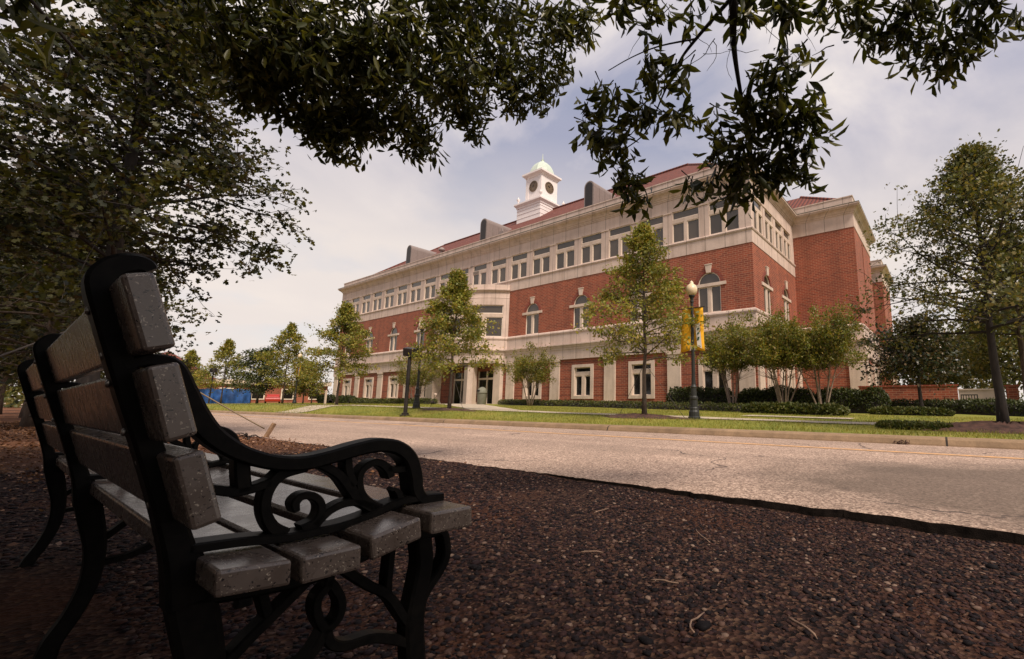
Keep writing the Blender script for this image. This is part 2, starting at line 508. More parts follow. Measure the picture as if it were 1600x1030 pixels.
def line_mat():
    t = NT('worn_yellow_paint')
    p = t.pos()
    n = t.noise(p, 9, 6, 0.7)
    n2 = t.noise(p, 60, 3)
    c = t.mix(t.ramp(n, [(0.4, 0.25), (0.62, 0.85)]), (0.36, 0.25, 0.17), (0.75, 0.4, 0.15))
    c = t.mix(0.5, c, t.ramp(n2, [(0.3, 0.7), (0.7, 1.2)]), 'MULTIPLY')
    t.col(c); t.rough(0.85)
    return t.m
M['line'] = line_mat()
def concrete(name, base, joint=3.05, joint_on=True):
    t = NT(name)
    p = t.pos()
    n = t.noise(p, 2.4, 6, 0.65)
    c = t.ramp(n, [(0.3, tuple(x*0.62 for x in base)), (0.7, tuple(x*1.15 for x in base))])
    f = t.noise(p, 40, 4)
    c = t.mix(0.45, c, t.ramp(f, [(0.3, 0.65), (0.7, 1.15)]), 'MULTIPLY')
    if joint_on:
        sx = t.new('SeparateXYZ'); t.link(p, sx.inputs[0])
        fr = t.math('FRACT', t.math('DIVIDE', t.math('ADD', sx.outputs['X'], 0.05), joint))
        c = t.mix(t.math('LESS_THAN', fr, 0.0045), c, (0.03, 0.022, 0.016))
    t.col(c); t.rough(0.9); t.bump(f, 0.3, 0.01)
    return t.m
M['kerb'] = concrete('old_kerb_concrete', (0.3, 0.2, 0.115), 6.6)
M['walk'] = concrete('pavement_concrete', (0.5, 0.42, 0.31), 1.5)
def lawn_mat():
    t = NT('mown_grass')
    p = t.pos()
    n = t.noise(p, 0.5, 6); f = t.noise(p, 22, 5, 0.7)
    c = t.ramp(n, [(0.3, (0.13, 0.16, 0.014)), (0.5, (0.22, 0.22, 0.024)), (0.7, (0.3, 0.24, 0.05))])
    c = t.mix(0.7, c, t.ramp(f, [(0.3, 0.5), (0.7, 1.3)]), 'MULTIPLY')
    t.col(c); t.rough(0.95); t.bump(f, 0.6, 0.03)
    return t.m
M['lawn'] = lawn_mat()
M['grass'] = leaf_mat('grass_blade', [(0.12, 0.16, 0.02), (0.22, 0.23, 0.035), (0.34, 0.27, 0.07)], 0.35)
M['mulch'] = plain('bark_mulch', (0.075, 0.036, 0.026), 0.95, 0, 0.6, 9, 0.9)
M['soffit'] = plain('plaster_soffit', (0.4, 0.33, 0.26), 0.8)
M['green_iron'] = plain('dark_green_iron', (0.016, 0.017, 0.015), 0.5, 0.0, 0.3)
M['globe'] = None
def globe():
    t = NT('milky_globe'); t.col((0.72, 0.58, 0.38)); t.rough(0.35)
    t.b.inputs['Subsurface Weight'].default_value = 0.3; t.b.inputs['Subsurface Radius'].default_value = (0.1, 0.08, 0.05)
    return t.m
M['globe'] = globe()
M['yellow'] = plain('yellow_cloth', (0.8, 0.42, 0.012), 0.8, 0, 0.08)
M['cloth_white'] = plain('white_cloth', (0.75, 0.72, 0.66), 0.8, 0, 0.05)
M['cloth_green'] = plain('green_print', (0.03, 0.09, 0.05), 0.8, 0, 0.1)
M['tarp'] = plain('blue_tarpaulin', (0.016, 0.075, 0.25), 0.6, 0, 0.6, 1.6, 0.5)
M['red_paint'] = plain('red_car_paint', (0.36, 0.025, 0.015), 0.35, 0, 0.1)
M['rubber'] = plain('rubber', (0.015, 0.015, 0.015), 0.8)
M['bin'] = plain('grey_green_bin', (0.17, 0.17, 0.125), 0.7, 0, 0.15)
M['rope'] = plain('tan_rope', (0.24, 0.18, 0.11), 0.9)
M['wire'] = plain('guy_wire', (0.05, 0.04, 0.035), 0.7)
M['wood'] = plain('raw_timber', (0.26, 0.16, 0.09), 0.8, 0, 0.3, 20)
M['twig'] = plain('dry_twig', (0.2, 0.13, 0.09), 0.9, 0, 0.4, 30)
M['wall_white'] = plain('rendered_wall', (0.55, 0.45, 0.36), 0.85, 0, 0.12, 1.5)

rng = np.random.default_rng(11)
rnd = random.Random(5)

# ------------------------------------------------------------------ ground, road, kerb, lawn
def sstep(a, b, x):
    t = np.clip((x-a)/(b-a), 0, 1); return t*t*(3-2*t)

ROAD_Y0, ROAD_Y1 = 3.2, 8.55
def vnoise(x, y, f, seed):
    return (np.sin(x*f*1.3+seed)*np.cos(y*f*1.7+seed*2.1) + np.sin(x*f*2.9+y*f*1.1+seed*3.3)*0.5 + np.cos(y*f*3.7-x*f*2.3+seed)*0.3)/1.8
def gz(x, y):
    """height of the gravel verge: a little lower than the road on the near right"""
    x = np.asarray(x, float); y = np.asarray(y, float)
    drop = -0.05*sstep(-4.2, 0.2, x)*sstep(1.0, 2.9, y)
    return drop + 0.012*vnoise(x, y, 2.2, 1.0) + 0.02*vnoise(x, y, 0.6, 4.0)*sstep(-2, -6, x) - 0.012
def lz(x, y):
    """height of the lawn"""
    x = np.asarray(x, float); y = np.asarray(y, float)
    return 0.118 + sstep(8.9, 10.8, y)*(0.012 + np.clip(-0.012*x, 0, 0.33)) + 0.01*vnoise(x, y, 0.7, 2.0)*sstep(9.2, 10.5, y)

def grid(name, xs, ys, zf, mat, kind='structure', parent=None, smooth=True):
    xs = np.asarray(xs, float); ys = np.asarray(ys, float)
    X, Y = np.meshgrid(xs, ys)
    V = np.stack([X, Y, zf(X, Y)], -1).reshape(-1, 3)
    nx, ny = len(xs), len(ys)
    i = np.arange(nx-1)[None, :] + np.arange(ny-1)[:, None]*nx
    F = np.stack([i, i+1, i+nx+1, i+nx], -1).reshape(-1, 4)
    o = np_mesh(name, V, F, mat, parent, smooth)
    if kind: o['kind'] = kind
    return o

xs = np.concatenate([[-900, -500, -300, -200, -120, -80], np.arange(-60, -16, 2.0), np.arange(-16, -6, 0.4), np.arange(-6, 5, 0.08), [6, 9, 15, 30, 60, 150, 400, 900]])
ys = np.concatenate([[-900, -400, -150, -60, -30, -15], np.arange(-8, -1, 0.5), np.arange(-1, 3.31, 0.08)])
grid('gravel_ground', xs, ys, gz, M['ground'])

# road slab: ragged near edge with a real drop to the gravel
rx = np.concatenate([[-900, -400, -200, -120, -80, -60, -45, -35, -28, -22], np.arange(-18, 6, 0.06), [8, 12, 20, 40, 100, 300, 900]])
edge = ROAD_Y0 + 0.014*vnoise(rx, rx*0, 1.9, 3) + 0.014*vnoise(rx, rx*0, 7.0, 8) + 0.02*vnoise(rx, rx*0, 23.0, 5) + 0.012*np.random.default_rng(2).normal(size=len(rx))*(np.abs(rx) < 30)
mb = MB()
top, bot = [], []
ny = [0.0, 0.02, 0.5, 1.0]
n = len(rx)
V = []
for j, (yy, zz) in enumerate([(None, -0.2), (None, -0.004), ('in', 0.0), (5.0, 0.012), (7.0, 0.012), (ROAD_Y1+0.02, 0.0)]):
    for i in range(n):
        y = edge[i] if yy is None else (edge[i]+0.03 if yy == 'in' else yy)
        V.append((rx[i], y, zz))
F = [(j*n+i, j*n+i+1, (j+1)*n+i+1, (j+1)*n+i) for j in range(5) for i in range(n-1)]
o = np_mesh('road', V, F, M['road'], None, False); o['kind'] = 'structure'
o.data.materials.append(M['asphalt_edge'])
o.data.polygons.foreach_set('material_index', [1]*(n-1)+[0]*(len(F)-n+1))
grid('yellow_road_line', np.concatenate([[-300, -100], np.arange(-60, 20, 1.0), [60, 300]]), [7.0, 7.08, 7.16], lambda x, y: 0.0165 - 0.012*np.clip(y-7.0, 0, 2)/1.57 + 0*x, M['line'])

mb = MB()
kx = [-400, -29.6, -28.8, -26.0, -25.2, 300]
kh = [1, 1, 1, 1, 1, 1]
prof = [(8.52, -0.05), (8.535, 0.02), (8.57, 0.09), (8.62, 0.116), (8.7, 0.122), (8.86, 0.122), (8.92, 0.11), (8.92, -0.1)]
vs = []
for x, h in zip(kx, kh):
    for y, z in prof:
        vs.append((x, y, z*h if z > 0 else z))
k = len(prof)
mb.add(vs, [(i*k+j, (i+1)*k+j, (i+1)*k+j+1, i*k+j+1) for i in range(len(kx)-1) for j in range(k-1)])
o = mb.build('kerb', M['kerb'], smooth=False); o['kind'] = 'structure'

lx = np.concatenate([[-900, -500, -300, -200, -140], np.arange(-110, -30, 4.0), np.arange(-30, 6, 0.5), [8, 12, 18, 30, 60, 150, 400, 900]])
ly = np.concatenate([np.arange(8.9, 13, 0.25), np.arange(13, 30, 1.0), [35, 45, 60, 90, 150, 300, 600, 1200]])
grid('lawn', lx, ly, lz, M['lawn'])
grid('pavement', np.concatenate([np.arange(-90, -30, 4.0), np.arange(-30, -0.8, 0.5)]), [11.55, 12.05, 12.6], lambda x, y: lz(x, y)+0.02, M['walk'])
def drape(name, poly_fn, us, vs_, mat, dz):
    V = []
    for v in vs_:
        for u in us:
            x, y = poly_fn(u, v); V.append((x, y, float(lz(x, y))+dz))
    nu = len(us)
    F = [(j*nu+i, j*nu+i+1, (j+1)*nu+i+1, (j+1)*nu+i) for j in range(len(vs_)-1) for i in range(nu-1)]
    o = np_mesh(name, V, F, mat); o['kind'] = 'structure'
    return o
U = np.linspace(0, 1, 15)
drape('entrance_path', lambda u, v: ((-14.2-(3.6)*v) + (-19.0-3*v)*u, 12.62+11.6*u), U, [0, 0.25, 0.5, 0.75, 1], M['walk'], 0.026)
drape('garden_path', lambda u, v: (-5.6+3.3*u, 14.3+0.9*v), U, [0, 0.5, 1], M['walk'], 0.024)
drape('kerb_ramp_path', lambda u, v: (-28.8+2.8*v, 8.93+2.6*u), U, [0, 0.5, 1], M['walk'], 0.02)

# ------------------------------------------------------------------ gravel pebbles (uncountable, one object)
def ico():
    t = (1+5**0.5)/2
    v = np.array([(-1,t,0),(1,t,0),(-1,-t,0),(1,-t,0),(0,-1,t),(0,1,t),(0,-1,-t),(0,1,-t),(t,0,-1),(t,0,1),(-t,0,-1),(-t,0,1)], float)
    v /= np.linalg.norm(v[0])
    f = np.array([(0,11,5),(0,5,1),(0,1,7),(0,7,10),(0,10,11),(1,5,9),(5,11,4),(11,10,2),(10,7,6),(7,1,8),(3,9,4),(3,4,2),(3,2,6),(3,6,8),(3,8,9),(4,9,5),(2,4,11),(6,2,10),(8,6,7),(9,8,1)])
    return v, f
def rotmats(n):
    q = rng.normal(size=(n, 4)); q /= np.linalg.norm(q, axis=1)[:, None]
    w, x, y, z = q.T
    return np.stack([np.stack([1-2*(y*y+z*z), 2*(x*y-z*w), 2*(x*z+y*w)], -1), np.stack([2*(x*y+z*w), 1-2*(x*x+z*z), 2*(y*z-x*w)], -1), np.stack([2*(x*z-y*w), 2*(y*z+x*w), 1-2*(x*x+y*y)], -1)], 1)
def pebbles(n, x0, x1, y0, y1, smin, smax):
    iv, f = ico()
    x = rng.uniform(x0, x1, n); y = rng.uniform(y0, y1, n)
    kp = rng.random(n) < 1-0.75*sstep(0.25, 0.75, vnoise(x, y, 1.3, 6.0))
    x, y = x[kp], y[kp]; n = len(x)
    sz = smin + (smax-smin)*rng.random(n)**2.6
    sc = sz[:, None]*rng.uniform(0.6, 1.25, (n, 3))
    v = iv[None]*sc[:, None, :]*rng.uniform(0.8, 1.15, (n, 12, 1))
    Rm = rotmats(n)
    v = np.einsum('nij,nkj->nki', Rm, v)
    v[:, :, 2] *= 0.48
    z = gz(x, y) + sz*0.22*rng.uniform(-0.6, 1.0, n)
    v += np.stack([x, y, z], -1)[:, None, :]
    fi = f[None] + (np.arange(n)*12)[:, None, None]
    return v.reshape(-1, 3), fi.reshape(-1, 3)
a, fa = pebbles(46000, -3.4, 1.0, 0.35, 3.16, 0.0045, 0.0165)
b, fb = pebbles(20000, -7.5, -3.2, -0.4, 3.16, 0.007, 0.02)
c_, fc_ = pebbles(380, -3.6, 1.0, 0.35, 3.1, 0.016, 0.027)
o = np_mesh('gravel', np.concatenate([a, b, c_]), np.concatenate([fa, fb+len(a), fc_+len(a)+len(b)]), M['pebble'], None, False)
o['kind'] = 'stuff'; prop(o, 'dark brown and purple loose pebbles covering the verge beside the road', 'gravel')

LITTER = True
# ------------------------------------------------------------------ leaves and trees
LANCE = (np.array([(0,0,0),(.3,.11,.035),(.66,.15,.04),(1,0,-.1),(.66,-.15,.04),(.3,-.11,.035)]), np.array([(0,1,2,3),(0,3,4,5)]))
OAK = (np.array([(0,0,0),(.22,.07,0),(.3,.36,.03),(.48,.11,0),(.72,.33,.03),(1,0,-.05),(.72,-.33,.03),(.48,-.11,0),(.3,-.36,.03),(.22,-.07,0)]), np.array([tuple(range(10))]))
DIAM = (np.array([(0,0,0),(.5,.3,.04),(1,0,-.03),(.5,-.3,.04)]), np.array([(0,1,2,3)]))
BLADE = (np.array([(0,.06,0),(0,-.06,0),(1,0,.1)]), np.array([(0,1,2)]))
def leaf_cloud(C, D, size, shape):
    """C centres, D axis directions; returns vertex and face arrays"""
    n = len(C)
    D = D/np.maximum(np.linalg.norm(D, axis=1), 1e-6)[:, None]
    r = rng.normal(size=(n, 3)); r[:, 2] += 0.8
    B = np.cross(D, r); B /= np.maximum(np.linalg.norm(B, axis=1), 1e-6)[:, None]
    N = np.cross(D, B)
    T = shape[0]
    s = np.asarray(size)[:, None, None] if hasattr(size, '__len__') else size
    V = C[:, None, :] + s*(T[None, :, 0:1]*D[:, None, :] + T[None, :, 1:2]*B[:, None, :] + T[None, :, 2:3]*N[:, None, :])
    F = shape[1][None] + (np.arange(n)*len(T))[:, None, None]
    return V.reshape(-1, 3), F.reshape(-1, shape[1].shape[1])

nl_ = 60000
x_ = rng.uniform(-26, -3.2, nl_); y_ = rng.uniform(-4, 3.3, nl_)
kk_ = rng.random(nl_) < sstep(-3, -9, x_)*(0.35+0.65*(vnoise(x_, y_, 0.9, 2.0) > -0.1))
x_, y_ = x_[kk_], y_[kk_]
V_, F_ = leaf_cloud(np.stack([x_, y_, gz(x_, y_)+0.012], -1), rng.normal(size=(len(x_), 3))*np.array([1, 1, .22]), rng.uniform(.018, .045, len(x_))*np.clip(-x_/9, 1, 2.2), DIAM)
o = np_mesh('leaf_litter', V_, F_, leaf_mat('dead_leaf', [(.05, .022, .014), (.16, .075, .04), (.34, .18, .1)], .1))
o['kind'] = 'stuff'; prop(o, 'reddish brown fallen leaves strewn over the ground at left', 'leaves')
def wander(p0, d, L, n, wob, r, sag=0.0):
    pts = [np.array(p0, float)]
    d = np.array(d, float); d /= np.linalg.norm(d)
    for i in range(n):
        d = d + np.array([r.gauss(0, wob), r.gauss(0, wob), r.gauss(0, wob)]) + np.array([0, 0, -sag/n])
        d /= np.linalg.norm(d)
        pts.append(pts[-1] + d*L/n)
    return pts

def make_tree(name, label, cat, loc, h, rad, cb, nbr, nleaf, lsize, shape, lm, bm, seed, prof='cone', tr=0.07, group=None, spread=0.16, sides=7, twigs=6, lean=(0, 0), rz=0.0):
    r = random.Random(seed)
    root = empty(name, loc, label, cat, group, rz)
    mb = MB()
    tp = []
    nt = 9
    for i in range(nt+1):
        t = i/nt
        tp.append((lean[0]*t + r.gauss(0, 0.012*h*0.3)*min(1, t*3), lean[1]*t + r.gauss(0, 0.012*h*0.3)*min(1, t*3), h*0.97*t - (0.05 if i == 0 else 0)))
    trr = [tr*(1.35 if i == 0 else 1)*(1-0.9*(i/nt)**0.9)+0.006 for i in range(nt+1)]
    mb.tube(tp, trr, 9)
    def trunk_at(z):
        t = min(max(z/(h*0.97), 0), 0.999)*nt; i = int(t); f = t-i
        return np.array(tp[i])*(1-f)+np.array(tp[i+1])*f, trr[i]*(1-f)+trr[i+1]*f
    spots, dirs = [], []
    az = r.random()*6.28
    for i in range(nbr):
        t = (i+0.5)/nbr
        z = cb + (h*0.95-cb)*t**0.9
        az += 2.4 + r.gauss(0, 0.35)
        if prof == 'cone': w = (1-t)**0.72*min(1, 0.72+1.7*t)+0.05
        elif prof == 'spire': w = (1-t)**1.0*min(1, 0.8+1.5*t)*1.15+0.03
        elif prof == 'round': w = math.sqrt(max(0.02, 1-((t-0.3)/0.78)**2))
        elif prof == 'broad': w = (1-t**1.8)*min(1, 0.75+1.3*t)+0.08
        else: w = 1.0
        L = rad*w*r.uniform(0.62, 1.14)
        el = R(8 + 44*t + r.gauss(0, 9))
        p0, pr = trunk_at(z - L*math.sin(el)*0.35)
        d = (math.cos(az)*math.cos(el), math.sin(az)*math.cos(el), math.sin(el))
        bp = wander(p0, d, L, 5, 0.1, r, 0.12)
        br = [max(0.004, min(pr*0.5, 0.012+L*0.012)*(1-0.85*k/5)) for k in range(6)]
        mb.tube(bp, br, 5, False)
        for k in range(2, 6):
            for q in range(4 if k < 5 else 9):
                spots.append(bp[k]); dirs.append(np.array(d))
        for k in range(twigs):
            f = r.uniform(0.28, 1.0)*5; i0 = min(4, int(f)); p = bp[i0]*(1-(f-i0))+bp[i0+1]*(f-i0)
            side = np.array([r.gauss(0, 1), r.gauss(0, 1), r.gauss(0.1, 0.55)])
            td = np.array(d)*0.5 + side*0.75
            tl = L*r.uniform(0.18, 0.42)+0.08
            tw = wander(p, td, tl, 3, 0.18, r, 0.25)
            mb.tube(tw, [0.006, 0.005, 0.004, 0.003], 4, False)
            for pt in tw[1:]:
                spots.append(pt); dirs.append(td); spots.append(pt); dirs.append(td)
    # leader tip
    for k in range(8):
        spots.append(np.array(tp[-1])-np.array([0, 0, 0.06*k])); dirs.append(np.array([0, 0, 1.0]))
    mb.build('trunk', bm, root, True)
    spots = np.array(spots); dirs = np.array(dirs)
    w = rng.gamma(1.1, 1.0, len(spots)); w /= w.sum()
    idx = rng.choice(len(spots), nleaf, p=w)
    C = spots[idx] + rng.normal(size=(nleaf, 3))*spread*np.array([1, 1, 0.75])
    dd = dirs[idx]/np.linalg.norm(dirs[idx], axis=1)[:, None]*0.6 + rng.normal(size=(nleaf, 3))*0.7 + np.array([0, 0, -0.2])
    V, F = leaf_cloud(C, dd, lsize*rng.uniform(0.6, 1.25, nleaf), shape)
    np_mesh('crown', V, F, lm, root)
    return root

# street trees on the far verge
LS = M['leaf_street']
for seed, x, y, h, rad, cb, nl, ls, lab in [
        (3, -7.2, 11.0, 5.75, 1.75, 1.75, 13000, 0.105, 'thin young oak in the mulch bed left of the lamp post with two yellow banners'),
        (8, -16.7, 11.0, 5.75, 1.8, 1.7, 13500, 0.125, 'young oak with a wide pyramid crown in front of the curved entrance bay'),
        (14, -30.0, 12.3, 6.1, 2.1, 1.8, 12000, 0.14, 'young oak standing by the far left end of the brick building'),
        (21, -45.0, 14.4, 6.6, 2.3, 1.5, 8000, 0.17, 'tall pointed street tree left of the building, in front of the yellow banner'),
        (22, -61.0, 14.3, 6.5, 2.2, 1.6, 6000, 0.2, 'pale pointed street tree right above the blue tarpaulin fence'),
        (25, -66.0, 12.6, 5.5, 1.9, 1.4, 5000, 0.2, 'street tree half hidden by the bench backrest left of the dark lamp'),
]:
    make_tree('street_tree', lab, 'tree', (x, y, float(lz(x, y))-0.02), h*1.05, rad*1.12, cb, 54, int(nl*1.1), ls*.9, OAK if x > -20 else DIAM, LS, M['bark'], seed, 'spire', 0.065, 'young oaks along the street', 0.1, twigs=7)
make_tree('street_tree', 'low round dark green tree beside the red car', 'tree', (-49.5, 14.0, 0.43), 4.6, 2.0, 1.3, 30, 6000, 0.2, DIAM, M['leaf_hedge'], M['bark'], 31, 'round', 0.09, None, 0.22)
make_tree('street_tree', 'short reddish green tree just right of the yellow banner', 'tree', (-50.0, 17.6, 0.43), 3.4, 1.5, 0.9, 26, 4500, 0.18, DIAM, M['leaf_myrtle'], M['bark'], 32, 'round', 0.06, None, 0.2)
make_tree('street_tree', 'small sparse twiggy tree behind the pale marker post', 'tree', (-56.0, 20.5, 0.43), 4.0, 1.7, 1.0, 24, 1300, 0.2, DIAM, M['leaf_hedge'], M['bark'], 33, 'round', 0.06, None, 0.25)
# right hand trees
make_tree('roadside_oak', 'tall oak with a thick mulch-ringed trunk at the right end of the lawn', 'tree', (0.86, 10.95, 0.12), 5.9, 2.5, 1.95, 80, 20000, 0.08, OAK, M['leaf_right'], M['bark_dark'], 41, 'spire', 0.085, None, 0.1, twigs=9)
make_tree('roadside_oak', 'thinner tree just behind the tall oak at the right edge', 'tree', (1.45, 12.5, 0.12), 4.3, 1.3, 1.9, 36, 4500, 0.11, OAK, M['leaf_right'], M['bark'], 42, 'broad', 0.08, None, 0.16)
make_tree('magnolia', 'dark glossy magnolia in front of the low red brick wall', 'tree', (-0.95, 25.5, 0.12), 4.2, 1.95, 1.9, 46, 9000, 0.17, DIAM, M['leaf_magnolia'], M['bark_dark'], 43, 'round', 0.1, None, 0.22)
for seed, x, y, h, rad, lab in [(51, 3.6, 36, 6.4, 3.2, 'dark bushy tree behind the rendered wall'), (52, 1.4, 41, 5.2, 2.8, 'dark tree behind the low brick wall, between magnolia and tall oak'), (53, 6.5, 31, 5.5, 3.0, 'bushy tree at the right edge behind the long hedge'), (54, -1.6, 43, 5.6, 2.6, 'dark tree behind the magnolia, next to the building wing')]:
    make_tree('background_tree', lab, 'tree', (x, y, 0.12), h, rad, 1.5, 40, 8000, 0.26, DIAM, M['leaf_right'], M['bark_dark'], seed, 'round', 0.12, 'trees behind the right hand walls', 0.3)

# crepe myrtles: several pale stems from one base
def myrtle(label, x, y, h, rad, nstem, nleaf, seed, cb=0.42, z=None):
    r = random.Random(seed)
    root = empty('crepe_myrtle', (x, y, float(lz(x, y)) if z is None else z), label, 'tree', 'crepe myrtles along the facade')
    mb = MB(); spots, dirs = [], []
    for i in range(nstem):
        az = 6.28*i/nstem + r.gauss(0, 0.3); el = R(r.uniform(66, 82))
        d = (math.cos(az)*math.cos(el), math.sin(az)*math.cos(el), math.sin(el))
        st = wander((0.1*math.cos(az), 0.1*math.sin(az), -0.05), d, h*0.62, 6, 0.045, r, -0.1)
        mb.tube(st, [0.045, 0.04, 0.034, 0.028, 0.022, 0.016, 0.01], 7)
        for k in range(3, 7):
            for q in range(5):
                a2 = r.random()*6.28; e2 = R(r.uniform(12, 75))
                td = np.array([math.cos(a2)*math.cos(e2)+d[0], math.sin(a2)*math.cos(e2)+d[1], math.sin(e2)])
                tw = wander(st[k], td, rad*r.uniform(0.45, 0.95), 5, 0.1, r, -0.1)
                mb.tube(tw, [0.01, 0.008, 0.007, 0.005, 0.004, 0.003], 4, False)
                for pt in tw[1:]:
                    spots.append(pt); dirs.append(td)
    mb.build('trunk', M['bark_pale'], root, True)
    spots = np.array(spots); dirs = np.array(dirs)
    keep = spots[:, 2] > h*cb
    spots, dirs = spots[keep], dirs[keep]
    w = rng.gamma(1.2, 1.0, len(spots)); w /= w.sum()
    idx = rng.choice(len(spots), nleaf, p=w)
    C = spots[idx] + rng.normal(size=(nleaf, 3))*0.12
    V, F = leaf_cloud(C, dirs[idx]*0.6+rng.normal(size=(nleaf, 3))*0.6, 0.105*rng.uniform(0.6, 1.3, nleaf), DIAM)
    np_mesh('crown', V, F, M['leaf_myrtle'], root)
    return root
myrtle('crepe myrtle with bare pale stems between the lamp post and the building corner', -8.7, 21.3, 5.0, 2.0, 6, 15000, 61)
myrtle('bushy crepe myrtle with fanned pale stems just right of the building corner', -6.0, 20.6, 5.0, 2.1, 8, 22000, 62)
myrtle('crepe myrtle in front of the recessed brick wing, rightmost of the row', -4.4, 20.9, 4.9, 2.1, 7, 20000, 63)
myrtle('crepe myrtle with a pale trunk just right of the entrance door', -22.4, 20.6, 4.0, 2.0, 5, 9000, 64, 0.4)
myrtle('crepe myrtle behind the black floodlight post, left of the entrance', -36.5, 20.8, 4.0, 2.2, 5, 9000, 65, 0.4)

# hedges and low planting
def hedge(name, label, cat, path, w, h, n, mat, lsize, group=None, seed=1, wavy=0.12):
    P = np.array(path, float)
    seg = np.linalg.norm(np.diff(P, axis=0), axis=1); cum = np.concatenate([[0], np.cumsum(seg)])
    Ltot = cum[-1]
    root = empty(name, (P[0][0], P[0][1], float(lz(*P[0]))), label, cat, group)
    def at(s):
        i = np.clip(np.searchsorted(cum, s, 'right')-1, 0, len(seg)-1)
        f = (s-cum[i])/seg[i]
        p = P[i]*(1-f)[:, None]+P[i+1]*f[:, None]
        d = (P[i+1]-P[i])/seg[i][:, None]
        return p, np.stack([d[:, 1], -d[:, 0]], -1)
    def surf(s, q, k):
        p, nn = at(s)
        hh = h*(1+wavy*vnoise(s, s*0, 1.7, seed)); ww = w*0.5*(1+wavy*vnoise(s, s*0, 2.3, seed+2))
        ends = np.clip(np.minimum(s, Ltot-s)/(0.28*w+0.05), 0, 1)**0.5
        hh = hh*(0.45+0.55*ends); ww = ww*(0.3+0.7*ends)
        cx = np.sign(np.cos(q))*np.abs(np.cos(q))**0.55*ww*k; cz = np.abs(np.sin(q))**0.55*hh*k
        xy = p + nn*cx[:, None]
        return np.stack([xy[:, 0], xy[:, 1], lz(xy[:, 0], xy[:, 1]) + cz], -1), nn, cx, cz
    ns, nq = max(6, int(Ltot*3)), 9
    s = np.repeat(np.linspace(0, Ltot, ns), nq); q = np.tile(np.linspace(0, math.pi, nq), ns)
    V, _, _, _ = surf(s, q, 0.86)
    V[:, 2] -= 0.03
    i = (np.arange(ns-1)[:, None]*nq + np.arange(nq-1)[None]).ravel()
    V = V - np.array(root.location)
    np_mesh('branches', V, np.stack([i, i+1, i+nq+1, i+nq], -1), M['bark_dark'], root)
    s = rng.uniform(0, Ltot, n); q = rng.uniform(0.02, math.pi-0.02, n)
    k = rng.uniform(0.84, 1.03, n) + 0.07*vnoise(s*3, q*3, 2.0, seed)
    C, nn, cx, cz = surf(s, q, k)
    D = np.stack([nn[:, 0]*np.sign(cx)*0.5, nn[:, 1]*np.sign(cx)*0.5, np.full(n, 0.4)], -1) + rng.normal(size=(n, 3))*0.6
    V, F = leaf_cloud(C-np.array(root.location), D, lsize*rng.uniform(0.6, 1.3, n), DIAM)
    np_mesh('foliage', V, F, mat, root)
    return root
LH, LL = M['leaf_hedge'], M['leaf_low']
hedge('clipped_hedge', 'short dark clipped hedge behind the lamp post with yellow banners', 'hedge', [(-13.1, 22.6), (-9.2, 22.6)], 1.3, 1.15, 5000, LH, 0.11, 'dark clipped hedges along the facade', 2)
hedge('clipped_hedge', 'dark clipped hedge wrapping the building corner behind the pale crepe myrtle stems', 'hedge', [(-9.0, 22.9), (-5.0, 22.6)], 1.3, 1.1, 6000, LH, 0.11, 'dark clipped hedges along the facade', 3)
hedge('clipped_hedge', 'dark clipped hedge in front of the recessed brick wing', 'hedge', [(-5.1, 22.8), (-2.0, 22.6)], 1.4, 1.05, 5000, LH, 0.11, 'dark clipped hedges along the facade', 4)
hedge('long_hedge', 'long low dark hedge in front of the red brick wall at right', 'hedge', [(-2.6, 27.5), (0.2, 26.3), (2.2, 23.0), (5.5, 19.5)], 1.3, 0.6, 8000, LH, 0.1, None, 5)
hedge('groundcover_bed', 'long low strip of green groundcover along the right half of the facade', 'planting', [(-27.5, 22.6), (-18, 21.6), (-9, 20.2), (-6.5, 19.0)], 1.5, 0.34, 9000, LL, 0.1, 'low planting beds', 6)
hedge('groundcover_bed', 'spiky green planting bed in front of the two bushy crepe myrtles', 'planting', [(-6.9, 18.2), (-3.0, 18.2)], 1.4, 0.36, 5000, LL, 0.13, 'low planting beds', 7)
hedge('groundcover_bed', 'low planting under the magnolia', 'planting', [(-2.6, 21.0), (0.2, 21.2)], 1.2, 0.26, 3000, LL, 0.11, 'low planting beds', 8)
hedge('groundcover_bed', 'pale green low hedge left of the entrance pillars', 'planting', [(-47, 21.2), (-33.5, 20.6)], 1.3, 0.42, 6000, LL, 0.12, 'low planting beds', 9)
for i, (x, y, w, h, lab) in enumerate([(-57.5, 22.5, 2.0, 0.95, 'rounded dark shrub at the left corner of the building'), (-53.0, 22.7, 1.8, 0.85, 'rounded shrub under the second ground floor window from the left'), (-49.5, 22.4, 1.5, 0.5, 'low pale shrub left of the floodlight post')]):
    hedge('round_shrub', lab, 'shrub', [(x-w/2, y), (x+w/2, y)], 1.5, h, 2200, LH if i < 2 else LL, 0.13, 'shrubs at the left end of the facade', 20+i)

